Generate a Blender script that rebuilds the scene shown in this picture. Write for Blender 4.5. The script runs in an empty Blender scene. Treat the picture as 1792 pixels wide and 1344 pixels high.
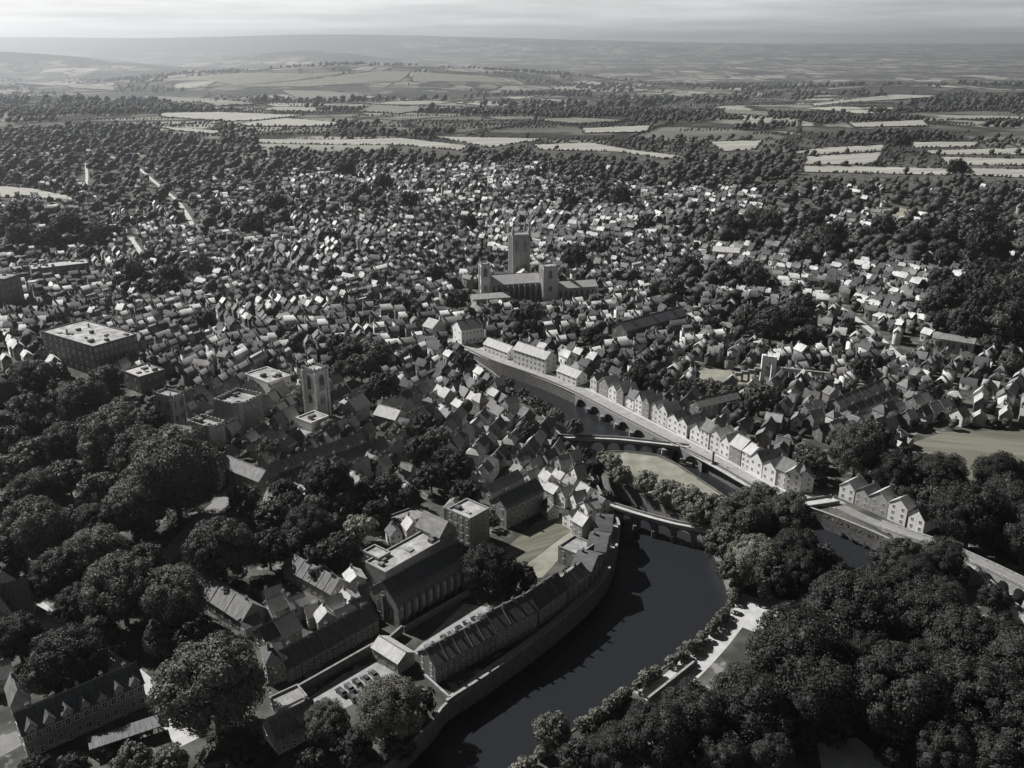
import bpy, math, random
import numpy as np
from mathutils import Vector, geometry
random.seed(7); RNG = np.random.default_rng(7)
SC = bpy.context.scene; COL = SC.collection
R = math.radians

# ------------------------------------------------------------------ camera, sky, sun, exposure
CAM_H = 170.0; PITCH = R(21.0); FPX = 1552.0; W, H = 1792.0, 1344.0
cam = bpy.data.cameras.new('camera'); cam.sensor_width = 36.0; cam.lens = 36.0 * FPX / W
cam.clip_start = 1.0; cam.clip_end = 60000.0
co = bpy.data.objects.new('camera', cam); COL.objects.link(co)
co.location = (0, 0, CAM_H); co.rotation_euler = (R(90) - PITCH, 0, 0)
SC.camera = co

SUN_AZ, SUN_EL = R(-57), R(40)            # azimuth clockwise from +Y
world = bpy.data.worlds.new('World'); SC.world = world; world.use_nodes = True
wt = world.node_tree; wt.nodes.clear()
def wn(t, **k):
    n = wt.nodes.new(t)
    for a, b in k.items(): setattr(n, a, b)
    return n
sky = wn('ShaderNodeTexSky', sky_type='NISHITA', sun_disc=False)
sky.sun_elevation = SUN_EL; sky.sun_rotation = SUN_AZ; sky.altitude = 100; sky.air_density = 1.0; sky.dust_density = 1.4; sky.ozone_density = 1.0
hs = wn('ShaderNodeHueSaturation'); hs.inputs['Saturation'].default_value = 0.3
wt.links.new(sky.outputs[0], hs.inputs['Color'])
tc = wn('ShaderNodeTexCoord'); sep = wn('ShaderNodeSeparateXYZ'); wt.links.new(tc.outputs['Generated'], sep.inputs[0])
zz = wn('ShaderNodeMath', operation='MAXIMUM'); zz.inputs[1].default_value = 0.0; wt.links.new(sep.outputs['Z'], zz.inputs[0])
za = wn('ShaderNodeMath', operation='ADD'); za.inputs[1].default_value = 0.035; wt.links.new(zz.outputs[0], za.inputs[0])
dx = wn('ShaderNodeMath', operation='DIVIDE'); wt.links.new(sep.outputs['X'], dx.inputs[0]); wt.links.new(za.outputs[0], dx.inputs[1])
dy = wn('ShaderNodeMath', operation='DIVIDE'); wt.links.new(sep.outputs['Y'], dy.inputs[0]); wt.links.new(za.outputs[0], dy.inputs[1])
cmb = wn('ShaderNodeCombineXYZ'); wt.links.new(dx.outputs[0], cmb.inputs[0]); wt.links.new(dy.outputs[0], cmb.inputs[1])
nz = wn('ShaderNodeTexNoise'); nz.inputs['Scale'].default_value = 0.24; nz.inputs['Detail'].default_value = 7; nz.inputs['Roughness'].default_value = 0.55
wt.links.new(cmb.outputs[0], nz.inputs['Vector'])
cr = wn('ShaderNodeMapRange'); cr.inputs['From Min'].default_value = 0.36; cr.inputs['From Max'].default_value = 0.66
wt.links.new(nz.outputs['Fac'], cr.inputs['Value'])
# a broken cloud deck: dark undersides overhead, open and bright towards the horizon
hz = wn('ShaderNodeMapRange'); hz.interpolation_type = 'SMOOTHSTEP'
hz.inputs['From Min'].default_value = 0.0; hz.inputs['From Max'].default_value = 0.24; hz.inputs['To Min'].default_value = 0.0; hz.inputs['To Max'].default_value = 1.0
wt.links.new(zz.outputs[0], hz.inputs['Value'])
deck = wn('ShaderNodeMix', data_type='FLOAT'); deck.inputs[2].default_value = 1.15; deck.inputs[3].default_value = 0.68
wt.links.new(cr.outputs[0], deck.inputs[0])
mul = wn('ShaderNodeMath', operation='MULTIPLY'); wt.links.new(deck.outputs[0], mul.inputs[0])
hz2 = wn('ShaderNodeMapRange'); hz2.inputs['From Min'].default_value = 0; hz2.inputs['From Max'].default_value = 1; hz2.inputs['To Min'].default_value = 1.62; hz2.inputs['To Max'].default_value = 0.045
wt.links.new(hz.outputs[0], hz2.inputs['Value']); wt.links.new(hz2.outputs[0], mul.inputs[1])
mx = wn('ShaderNodeMix', data_type='RGBA', blend_type='MULTIPLY'); mx.inputs['Factor'].default_value = 1.0
veil = wn('ShaderNodeMix', data_type='RGBA'); veil.inputs['Factor'].default_value = 0.6; veil.inputs[7].default_value = (4.1, 4.25, 4.45, 1)   # thin even cloud
wt.links.new(hs.outputs[0], veil.inputs[6]); wt.links.new(veil.outputs[2], mx.inputs[6]); wt.links.new(mul.outputs[0], mx.inputs[7])
bg = wn('ShaderNodeBackground'); bg.inputs['Strength'].default_value = 0.09
wt.links.new(mx.outputs[2], bg.inputs['Color'])
wo = wn('ShaderNodeOutputWorld'); wt.links.new(bg.outputs[0], wo.inputs[0])

sun = bpy.data.lights.new('sun', 'SUN'); sun.energy = 5.0; sun.angle = R(0.6); sun.color = (1.0, 0.985, 0.965)
so = bpy.data.objects.new('sun', sun); COL.objects.link(so)
sd = Vector((math.sin(SUN_AZ) * math.cos(SUN_EL), math.cos(SUN_AZ) * math.cos(SUN_EL), math.sin(SUN_EL)))
so.rotation_euler = sd.to_track_quat('Z', 'Y').to_euler(); so.location = (-400, 300, 600)
SC.view_settings.view_transform = 'Standard'; SC.view_settings.look = 'None'
SC.view_settings.exposure = 0.5; SC.view_settings.gamma = 1.0; SC.view_settings.use_curve_mapping = False
SC.render.engine = 'CYCLES'
SC.cycles.use_denoising = True
SC.cycles.max_bounces = 5; SC.cycles.diffuse_bounces = 2; SC.cycles.glossy_bounces = 2; SC.cycles.transmission_bounces = 2
SC.cycles.volume_bounces = 0; SC.cycles.caustics_reflective = False; SC.cycles.caustics_refractive = False
HAZE_DENSITY = 5.6e-5

# ------------------------------------------------------------------ terrain height and pixel -> ground
def sstep(a, b, t):
    t = np.clip((t - a) / (b - a), 0, 1); return t * t * (3 - 2 * t)
def gz(x, y, cx, cy, sx, sy, h): return h * np.exp(-((x - cx) / sx) ** 2 - ((y - cy) / sy) ** 2)
def hgt(x, y):
    x = np.asarray(x, float); y = np.asarray(y, float)
    z = -220 * sstep(1700, 8500, y) + 385 * sstep(13000, 36000, y)
    z = z + gz(x, y, -1270, 8500, 2100, 1500, 190) + gz(x, y, -2700, 7300, 1600, 1100, 45)
    z = z + gz(x, y, -8200, 12500, 3300, 1700, 335) + gz(x, y, -3800, 17000, 1500, 1600, 250)
    z = z + gz(x, y, -6300, 28000, 5400, 3800, 300) + gz(x, y, -15500, 28500, 5400, 3800, 250) + gz(x, y, 1200, 28500, 6200, 3800, 190)
    z = z + gz(x, y, 3200, 6300, 1800, 900, 60) + gz(x, y, 6300, 8200, 2400, 1200, 75)
    und = sstep(1500, 4200, y)
    z = z + und * (10 * np.sin(x / 510 + 1.3) * np.sin(y / 640) + 7 * np.sin(x / 290 - y / 450) + 16 * np.sin(y / 1400 + x / 1900 + 2)) * (1 - .4 * sstep(11000, 20000, y))
    return z
CT, ST = math.cos(PITCH), math.sin(PITCH)
def ray(px, py):
    a = (px - W / 2) / FPX; b = -(py - H / 2) / FPX
    d = np.array([a, CT + b * ST, -ST + b * CT]); return d / np.linalg.norm(d)
def G(px, py, z=0.0):
    d = ray(px, py)
    if d[2] < -1e-4:
        t = (z - CAM_H) / d[2]
        if t * d[1] < 1400: return Vector((t * d[0], t * d[1], z))
    ts = np.geomspace(900, 40000, 3000)
    zz = CAM_H + d[2] * ts; hh = hgt(d[0] * ts, d[1] * ts)
    k = int(np.argmax(zz <= hh))
    t = ts[k] if zz[k] <= hh[k] else ts[-1]
    return Vector((t * d[0], t * d[1], float(hgt(t * d[0], t * d[1]))))
def PX(x, y, z=0.0):
    dxx = x; dyy = y; dzz = z - CAM_H
    dep = dyy * CT - dzz * ST; up = dyy * ST + dzz * CT
    return (W / 2 + FPX * dxx / dep, H / 2 - FPX * up / dep)
def slant(p): return math.sqrt(p[0] ** 2 + p[1] ** 2 + (p[2] - CAM_H) ** 2)
def mpp(p): # metres per photo pixel
    return (p[1] * CT - (p[2] - CAM_H) * ST) / FPX
def inpoly(poly, x, y):
    x = np.asarray(x, float); y = np.asarray(y, float); c = np.zeros(x.shape, bool)
    n = len(poly); j = n - 1
    for i in range(n):
        xi, yi = poly[i][0], poly[i][1]; xj, yj = poly[j][0], poly[j][1]
        if yi != yj:
            c ^= ((yi > y) != (yj > y)) & (x < (xj - xi) * (y - yi) / (yj - yi) + xi)
        j = i
    return c

# ------------------------------------------------------------------ materials
MAT = {}
def mat(name, base, rough=0.85, var=0.25, scale=0.35, contrast=0.5, bump=0.0, bscale=2.0, streak=None, rot=None, spec=0.3, second=None, objvar=0.0):
    m = bpy.data.materials.new(name); m.use_nodes = True; nt = m.node_tree; N = nt.nodes; L = nt.links
    b = N['Principled BSDF']; b.inputs['Roughness'].default_value = rough; b.inputs['Specular IOR Level'].default_value = spec
    g = N.new('ShaderNodeNewGeometry') if not streak else N.new('ShaderNodeTexCoord')
    src = g.outputs['Position'] if not streak else g.outputs['Object']
    n1 = N.new('ShaderNodeTexNoise'); n1.inputs['Scale'].default_value = scale; n1.inputs['Detail'].default_value = 5; n1.inputs['Roughness'].default_value = 0.6
    if streak:
        mp = N.new('ShaderNodeMapping'); mp.inputs['Scale'].default_value = streak
        if rot is not None:
            vr = N.new('ShaderNodeVectorRotate'); vr.rotation_type = 'Z_AXIS'; vr.inputs['Angle'].default_value = rot; L.new(src, vr.inputs['Vector']); L.new(vr.outputs[0], mp.inputs[0])
        else: L.new(src, mp.inputs[0])
        L.new(mp.outputs[0], n1.inputs['Vector'])
    else: L.new(src, n1.inputs['Vector'])
    mr = N.new('ShaderNodeMapRange'); mr.inputs['From Min'].default_value = 0.5 - 0.5 * contrast; mr.inputs['From Max'].default_value = 0.5 + 0.5 * contrast
    L.new(n1.outputs['Fac'], mr.inputs['Value'])
    mix = N.new('ShaderNodeMix'); mix.data_type = 'RGBA'
    lo = [c * (1 - var) for c in base]; hi = [min(1, c * (1 + var)) for c in base]
    if second: hi = list(second)
    mix.inputs[6].default_value = (*lo, 1); mix.inputs[7].default_value = (*hi, 1); L.new(mr.outputs[0], mix.inputs[0])
    outc = mix.outputs[2]
    if objvar:
        oi = N.new('ShaderNodeObjectInfo'); m2 = N.new('ShaderNodeMapRange'); m2.inputs['To Min'].default_value = 1 - objvar; m2.inputs['To Max'].default_value = 1 + objvar
        L.new(oi.outputs['Random'], m2.inputs['Value'])
        mm = N.new('ShaderNodeMix'); mm.data_type = 'RGBA'; mm.blend_type = 'MULTIPLY'; mm.inputs[0].default_value = 1
        L.new(outc, mm.inputs[6]); L.new(m2.outputs[0], mm.inputs[7]); outc = mm.outputs[2]
    L.new(outc, b.inputs['Base Color'])
    if bump:
        n2 = N.new('ShaderNodeTexNoise'); n2.inputs['Scale'].default_value = bscale; n2.inputs['Detail'].default_value = 4
        g2 = N.new('ShaderNodeNewGeometry'); L.new(g2.outputs['Position'], n2.inputs['Vector'])
        bp = N.new('ShaderNodeBump'); bp.inputs['Strength'].default_value = bump; bp.inputs['Distance'].default_value = 0.3
        L.new(n2.outputs['Fac'], bp.inputs['Height']); L.new(bp.outputs[0], b.inputs['Normal'])
    MAT[name] = m; return m
mat('stone', (.27, .267, .262), var=.35, scale=.9, bump=.4, objvar=.18)
mat('tower_stone', (.46, .455, .445), var=.3, scale=.5, bump=.4)
mat('dark_stone', (.15, .147, .142), var=.4, scale=.7, bump=.5, objvar=.15)
mat('pale_render', (.64, .635, .625), var=.18, scale=.6, bump=.15, objvar=.15)
mat('brick', (.18, .175, .172), var=.3, scale=1.2, bump=.3, objvar=.22)
mat('slate', (.085, .0865, .09), rough=.62, var=.45, scale=1.0, streak=(1.3, .25, .25), bump=.35, bscale=3, objvar=.25)
mat('worn_slate', (.19, .189, .187), rough=.75, var=.45, scale=1.0, streak=(1.1, .3, .3), bump=.35, bscale=3, objvar=.25)
mat('pale_roof', (.42, .418, .41), rough=.85, var=.25, scale=1.0, streak=(.9, .3, .3), bump=.3, objvar=.15)
mat('lead', (.30, .30, .298), rough=.8, var=.55, scale=.22, contrast=.4, bump=.2, objvar=.15)
mat('worn_asphalt', (.29, .288, .283), var=.35, scale=.3, contrast=.5, bump=.15)
mat('timber', (.09, .08, .07), var=.3, scale=2)
mat('white_paint', (.66, .66, .64), rough=.6, var=.1, scale=2)
mat('trunk', (.075, .066, .056), var=.3, scale=2, bump=.5)
mat('asphalt', (.20, .198, .195), var=.2, scale=.25, bump=.1)
mat('pale_paving', (.44, .438, .43), var=.22, scale=.35, bump=.1)
mat('lawn', (.10, .102, .076), var=.3, scale=1.0, second=(.17, .168, .13), bump=.3, bscale=1.5, streak=(.04, .45, 1), rot=-.5, contrast=.35)
mat('dry_grass', (.19, .187, .148), var=.2, scale=.1, second=(.32, .314, .26), bump=.4, bscale=1.2, contrast=.4)
mat('meadow', (.10, .099, .078), var=.2, scale=1.0, second=(.21, .206, .165), bump=.4, bscale=.8, streak=(.012, .10, 1), rot=.25, contrast=.4)
mat('stubble', (.24, .236, .21), var=.15, scale=1.0, second=(.40, .394, .355), streak=(.006, .06, 1), rot=-.3, contrast=.45)
mat('pasture', (.12, .119, .10), var=.2, scale=.02, second=(.21, .208, .178))
mat('iron', (.03, .03, .032), rough=.5, var=.2)
mat('tyre', (.02, .02, .02), rough=.9, var=.1)
mat('car_paint', (.16, .16, .165), rough=.3, var=.05, objvar=.95, spec=.5)
m = mat('glass', (.022, .026, .032), rough=.12, var=.3, scale=3, spec=.6, objvar=.6)
# foliage
def foliage(name, base, tip, objvar=.38, posvar=False):
    m = bpy.data.materials.new(name); m.use_nodes = True; nt = m.node_tree; N = nt.nodes; L = nt.links
    b = N['Principled BSDF']; b.inputs['Roughness'].default_value = .62; b.inputs['Specular IOR Level'].default_value = .22
    g = N.new('ShaderNodeNewGeometry')
    n1 = N.new('ShaderNodeTexNoise'); n1.inputs['Scale'].default_value = .9; n1.inputs['Detail'].default_value = 3; L.new(g.outputs['Position'], n1.inputs['Vector'])
    mr = N.new('ShaderNodeMapRange'); mr.inputs['From Min'].default_value = .35; mr.inputs['From Max'].default_value = .68; L.new(n1.outputs['Fac'], mr.inputs['Value'])
    mix = N.new('ShaderNodeMix'); mix.data_type = 'RGBA'; mix.inputs[6].default_value = (*base, 1); mix.inputs[7].default_value = (*tip, 1); L.new(mr.outputs[0], mix.inputs[0])
    if posvar:
        n3 = N.new('ShaderNodeTexNoise'); n3.inputs['Scale'].default_value = .05; n3.inputs['Detail'].default_value = 2; L.new(g.outputs['Position'], n3.inputs['Vector']); rv = n3.outputs['Fac']
    else:
        oi = N.new('ShaderNodeObjectInfo'); rv = oi.outputs['Random']
    m2 = N.new('ShaderNodeMapRange'); m2.inputs['To Min'].default_value = 1 - objvar; m2.inputs['To Max'].default_value = 1 + objvar; L.new(rv, m2.inputs['Value'])
    mm = N.new('ShaderNodeMix'); mm.data_type = 'RGBA'; mm.blend_type = 'MULTIPLY'; mm.inputs[0].default_value = 1
    L.new(mix.outputs[2], mm.inputs[6]); L.new(m2.outputs[0], mm.inputs[7]); L.new(mm.outputs[2], b.inputs['Base Color'])
    tl = N.new('ShaderNodeBsdfTranslucent'); L.new(mm.outputs[2], tl.inputs['Color']); ms = N.new('ShaderNodeMixShader'); ms.inputs[0].default_value = .16
    L.new(b.outputs[0], ms.inputs[1]); L.new(tl.outputs[0], ms.inputs[2]); L.new(ms.outputs[0], N['Material Output'].inputs['Surface'])
    MAT[name] = m; return m
foliage('leaves', (.036, .0375, .034), (.15, .152, .134))
foliage('dark_leaves', (.015, .0162, .0152), (.058, .06, .0535))
foliage('pale_leaves', (.115, .117, .10), (.29, .288, .245))
foliage('far_leaves', (.030, .0318, .0295), (.080, .082, .074), objvar=.45, posvar=True)
# water
m = bpy.data.materials.new('water'); m.use_nodes = True; nt = m.node_tree; b = nt.nodes['Principled BSDF']
b.inputs['Base Color'].default_value = (.0195, .021, .024, 1); b.inputs['Roughness'].default_value = .14; b.inputs['IOR'].default_value = 1.33; b.inputs['Specular IOR Level'].default_value = .5
g = nt.nodes.new('ShaderNodeNewGeometry'); n1 = nt.nodes.new('ShaderNodeTexNoise'); n1.inputs['Scale'].default_value = .8; n1.inputs['Detail'].default_value = 6; n1.inputs['Roughness'].default_value = .65
nt.links.new(g.outputs['Position'], n1.inputs['Vector']); bp = nt.nodes.new('ShaderNodeBump'); bp.inputs['Strength'].default_value = .5; bp.inputs['Distance'].default_value = .3
nt.links.new(n1.outputs['Fac'], bp.inputs['Height']); nt.links.new(bp.outputs[0], b.inputs['Normal']); MAT['water'] = m
# ground: grass, earth and paving near by, a patchwork of fields, woods and hedges far off
m = bpy.data.materials.new('ground'); m.use_nodes = True; nt = m.node_tree; N = nt.nodes; L = nt.links; b = N['Principled BSDF']; b.inputs['Roughness'].default_value = .95; b.inputs['Specular IOR Level'].default_value = .1
g = N.new('ShaderNodeNewGeometry')
def noise(sc, det=4, r=.55):
    n = N.new('ShaderNodeTexNoise'); n.inputs['Scale'].default_value = sc; n.inputs['Detail'].default_value = det; n.inputs['Roughness'].default_value = r; L.new(g.outputs['Position'], n.inputs['Vector']); return n.outputs['Fac']
def rng(v, a, b_, c=0, d=1):
    n = N.new('ShaderNodeMapRange'); n.inputs['From Min'].default_value = a; n.inputs['From Max'].default_value = b_; n.inputs['To Min'].default_value = c; n.inputs['To Max'].default_value = d; L.new(v, n.inputs['Value']); return n.outputs[0]
def mixc(f, a, b_):
    n = N.new('ShaderNodeMix'); n.data_type = 'RGBA'
    L.new(f, n.inputs[0])
    for i, c in ((6, a), (7, b_)):
        if isinstance(c, tuple): n.inputs[i].default_value = (*c, 1)
        else: L.new(c, n.inputs[i])
    return n.outputs[2]
near = mixc(rng(noise(.09), .42, .58), (.05, .051, .045), (.105, .105, .093))
near = mixc(rng(noise(.13, 5), .58, .64), near, (.22, .217, .21))
vo = N.new('ShaderNodeTexVoronoi'); vo.inputs['Scale'].default_value = 1 / 260.; 
mp = N.new('ShaderNodeMapping'); mp.inputs['Scale'].default_value = (1, .55, 0); mp.inputs['Rotation'].default_value = (0, 0, .35); L.new(g.outputs['Position'], mp.inputs[0])
nd = N.new('ShaderNodeTexNoise'); nd.inputs['Scale'].default_value = .004; L.new(g.outputs['Position'], nd.inputs['Vector'])
va = N.new('ShaderNodeVectorMath'); va.operation = 'MULTIPLY_ADD'; va.inputs[1].default_value = (120, 120, 0); L.new(nd.outputs['Color'], va.inputs[0]); L.new(mp.outputs[0], va.inputs[2])
L.new(va.outputs[0], vo.inputs['Vector'])
sx = N.new('ShaderNodeSeparateColor'); L.new(vo.outputs['Color'], sx.inputs[0])
fld = mixc(rng(sx.outputs[0], .25, .95), (.11, .111, .098), (.36, .357, .315))
ve = N.new('ShaderNodeTexVoronoi'); ve.feature = 'DISTANCE_TO_EDGE'; ve.inputs['Scale'].default_value = 1 / 260.; L.new(va.outputs[0], ve.inputs['Vector'])
fld = mixc(rng(ve.outputs['Distance'], .035, .06), (.028, .03, .024), fld)
fld = mixc(rng(noise(.0021, 6, .6), .53, .57), fld, (.03, .031, .028))
fld = mixc(rng(noise(.0006, 5, .6), .50, .58), fld, (.045, .046, .042))
sp = N.new('ShaderNodeSeparateXYZ'); L.new(g.outputs['Position'], sp.inputs[0])
# dark wooded upland on the left hill and on the right-hand plain
hill = rng(sp.outputs['Z'], -60, 0)
lef = rng(sp.outputs['X'], -3000, -3900)
hm = N.new('ShaderNodeMath'); hm.operation = 'MULTIPLY'; L.new(hill, hm.inputs[0]); L.new(lef, hm.inputs[1])
fld = mixc(hm.outputs[0], fld, (.038, .039, .033))
L.new(mixc(rng(sp.outputs['Y'], 1350, 1650), near, fld), b.inputs['Base Color'])
MAT['ground'] = m

# ------------------------------------------------------------------ mesh helpers
class MB:
    def __init__(s): s.v = []; s.f = []; s.m = []
    def quad(s, pts, mi=0):
        n = len(s.v); s.v += [tuple(p) for p in pts]; s.f.append(tuple(range(n, n + len(pts)))); s.m.append(mi)
    def box(s, x0, x1, y0, y1, z0, z1, mi=0, taper=0.0):
        n = len(s.v); t = taper
        s.v += [(x0, y0, z0), (x1, y0, z0), (x1, y1, z0), (x0, y1, z0), (x0 + t, y0 + t, z1), (x1 - t, y0 + t, z1), (x1 - t, y1 - t, z1), (x0 + t, y1 - t, z1)]
        s.f += [(n, n + 3, n + 2, n + 1), (n + 4, n + 5, n + 6, n + 7), (n, n + 1, n + 5, n + 4), (n + 1, n + 2, n + 6, n + 5), (n + 2, n + 3, n + 7, n + 6), (n + 3, n, n + 4, n + 7)]
        s.m += [mi] * 6
    def prism(s, prof, a, b, axis='x', mi=0):
        """profile of (u, z) points extruded from a to b along the axis"""
        n = len(s.v); k = len(prof)
        for e in (a, b):
            for (u, z) in prof: s.v.append((e, u, z) if axis == 'x' else (u, e, z))
        for i in range(k):
            j = (i + 1) % k; s.f.append((n + i, n + j, n + k + j, n + k + i)); s.m.append(mi)
        s.f.append(tuple(n + i for i in range(k))[::-1]); s.f.append(tuple(n + k + i for i in range(k))); s.m += [mi, mi]
    def cone(s, x, y, z0, z1, r0, r1, k=8, mi=0):
        n = len(s.v)
        for (z, r) in ((z0, r0), (z1, r1)):
            for i in range(k):
                a = 2 * math.pi * i / k + math.pi / k; s.v.append((x + r * math.cos(a), y + r * math.sin(a), z))
        for i in range(k):
            j = (i + 1) % k; s.f.append((n + i, n + j, n + k + j, n + k + i)); s.m.append(mi)
        s.f.append(tuple(n + k + i for i in range(k))); s.m.append(mi)
    def tube(s, p, q, r0, r1, k=6, mi=0):
        p = Vector(p); q = Vector(q); d = (q - p).normalized(); a = d.orthogonal().normalized(); b = d.cross(a); n = len(s.v)
        for (c, r) in ((p, r0), (q, r1)):
            for i in range(k):
                t = 2 * math.pi * i / k; s.v.append(tuple(c + a * (r * math.cos(t)) + b * (r * math.sin(t))))
        for i in range(k):
            j = (i + 1) % k; s.f.append((n + i, n + j, n + k + j, n + k + i)); s.m.append(mi)
        s.f.append(tuple(n + k + i for i in range(k))); s.m.append(mi)
    def mesh(s, name, mats, fix=True):
        me = bpy.data.meshes.new(name); me.from_pydata(s.v, [], s.f)
        for mm in mats: me.materials.append(MAT[mm] if isinstance(mm, str) else mm)
        if len(mats) > 1: me.polygons.foreach_set('material_index', s.m)
        return me
    def build(s, name, mats, parent=None):
        if isinstance(mats, str): mats = [mats]
        return link(name, s.mesh(name, mats), parent)
def link(name, me, parent=None, loc=None, rz=None, sc=None):
    o = bpy.data.objects.new(name, me); COL.objects.link(o)
    if parent is not None: o.parent = parent
    if loc is not None: o.location = loc
    if rz is not None: o.rotation_euler = (0, 0, rz)
    if sc is not None: o.scale = sc if hasattr(sc, '__len__') else (sc, sc, sc)
    return o
def tag(o, label=None, cat=None, group=None, kind=None):
    if label: o['label'] = label
    if cat: o['category'] = cat
    if group: o['group'] = group
    if kind: o['kind'] = kind
    return o
def np_mesh(name, V, F, mats, smooth=False):
    me = bpy.data.meshes.new(name); k = F.shape[1]
    me.vertices.add(len(V)); me.vertices.foreach_set('co', np.ascontiguousarray(V, dtype=np.float32).ravel())
    me.loops.add(F.size); me.loops.foreach_set('vertex_index', np.ascontiguousarray(F, dtype=np.int32).ravel())
    me.polygons.add(len(F)); me.polygons.foreach_set('loop_start', np.arange(0, F.size, k, dtype=np.int32))
    me.update(calc_edges=True)
    for mm in mats: me.materials.append(MAT[mm])
    return me
def cdt(points, edges, keep, zf, name, material, parent=None):
    r = geometry.delaunay_2d_cdt([Vector((p[0], p[1])) for p in points], edges, [], 0, 1e-4)
    vs, fs = r[0], r[2]
    P = np.array([(v.x, v.y) for v in vs]); F = np.array([f for f in fs if len(f) == 3])
    c = P[F].mean(1); F = F[keep(c[:, 0], c[:, 1])]
    a, b_, c_ = P[F[:, 0]], P[F[:, 1]], P[F[:, 2]]
    cr_ = (b_[:, 0] - a[:, 0]) * (c_[:, 1] - a[:, 1]) - (b_[:, 1] - a[:, 1]) * (c_[:, 0] - a[:, 0])
    F[cr_ < 0] = F[cr_ < 0][:, ::-1]
    V = np.column_stack([P, zf(P[:, 0], P[:, 1])])
    me = np_mesh(name, V, F, [material]); me.polygons.foreach_set('use_smooth', [True] * len(F))
    return link(name, me, parent)
def sheet(name, pxpoly, material, dz, kind='structure', spacing=None):
    poly = [G(*p) for p in pxpoly]; n = len(poly)
    pts = [(p.x, p.y) for p in poly]; ed = [(i, (i + 1) % n) for i in range(n)]
    xs = [p[0] for p in pts]; ys = [p[1] for p in pts]
    sp_ = spacing or max(4.0, min(max(xs) - min(xs), max(ys) - min(ys)) / 10)
    gx, gy = np.meshgrid(np.arange(min(xs), max(xs), sp_), np.arange(min(ys), max(ys), sp_)); gx = gx.ravel(); gy = gy.ravel()
    k = inpoly(pts, gx, gy); pts2 = pts + list(zip(gx[k], gy[k]))
    o = cdt(pts2, ed, lambda x, y: inpoly(pts, x, y), lambda x, y: hgt(x, y) + dz, name, material)
    tag(o, kind=kind); RES.append(('poly', [(p[0], p[1]) for p in pts])); return o
RES = []    # reserved ground: ('poly', pts), ('rect', root x, y, rz, L, D, margin), ('disc', x, y, r)

# ------------------------------------------------------------------ the river and the ground
WATER = -6.0
LB = [(480, 1480), (610, 1400), (690, 1330), (755, 1268), (783, 1232), (850, 1188), (945, 1120), (1020, 1058), (1062, 1010), (1080, 960), (1084, 918), (1064, 886), (1046, 850), (1022, 812), (1005, 785), (985, 765), (960, 738), (930, 708), (900, 684), (868, 656), (825, 626)]
RB = [(800, 603), (860, 632), (940, 660), (1010, 690), (1100, 737), (1180, 778), (1250, 812), (1320, 853), (1375, 880), (1440, 900), (1530, 936), (1575, 958)]
IS = [(1535, 985), (1490, 1008), (1446, 1012), (1428, 985), (1432, 950), (1415, 922), (1380, 905), (1330, 893), (1290, 882), (1250, 855), (1215, 832), (1185, 812), (1150, 796), (1100, 790), (1052, 792), (1046, 812), (1065, 838), (1100, 856), (1140, 876), (1180, 898), (1232, 924), (1252, 950), (1268, 990), (1280, 1035), (1262, 1078), (1205, 1135), (1120, 1195), (1005, 1275), (890, 1352), (780, 1430), (700, 1500)]
def catmull(pts, n=6):
    out = []
    for i in range(len(pts) - 1):
        p0 = pts[max(i - 1, 0)]; p1 = pts[i]; p2 = pts[i + 1]; p3 = pts[min(i + 2, len(pts) - 1)]
        for k in range(n):
            t = k / n
            out.append(tuple(.5 * ((2 * p1[c]) + (-p0[c] + p2[c]) * t + (2 * p0[c] - 5 * p1[c] + 4 * p2[c] - p3[c]) * t * t + (-p0[c] + 3 * p1[c] - 3 * p2[c] + p3[c]) * t ** 3) for c in range(len(p1))))
    out.append(tuple(pts[-1])); return out
lbw = catmull([tuple(G(*p)[:2]) for p in LB], 4); rbw = catmull([tuple(G(*p)[:2]) for p in RB], 4); isw = catmull([tuple(G(*p)[:2]) for p in IS], 3)
RIVER = lbw + rbw + isw
nr = len(RIVER)
pts = list(RIVER); ed = [(i, (i + 1) % nr) for i in range(nr)]
gx, gy = np.meshgrid(np.arange(-700, 701, 22.), np.arange(-150, 900, 22.)); gx = gx.ravel() + RNG.uniform(-2, 2, gx.size); gy = gy.ravel() + RNG.uniform(-2, 2, gy.size)
k = ~inpoly(RIVER, gx, gy)
pts += list(zip(gx[k], gy[k]))
for yv in np.geomspace(930, 41000, 130):
    hw = max(760, yv * .95); n = 72
    pts += [(x, yv) for x in np.linspace(-hw, hw, n)]
ground = cdt(pts, ed, lambda x, y: ~inpoly(RIVER, x, y), hgt, 'ground', 'ground'); tag(ground, kind='structure')
wm = MB(); wm.quad([(-520, 60, WATER), (520, 60, WATER), (520, 620, WATER), (-520, 620, WATER)])
# water only under the river outline
wpts = list(RIVER)
water = cdt(wpts, ed, lambda x, y: inpoly(RIVER, x, y), lambda x, y: x * 0 + WATER, 'river_water', 'water'); tag(water, kind='structure')
water.data.polygons.foreach_set('use_smooth', [False] * len(water.data.polygons))
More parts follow.
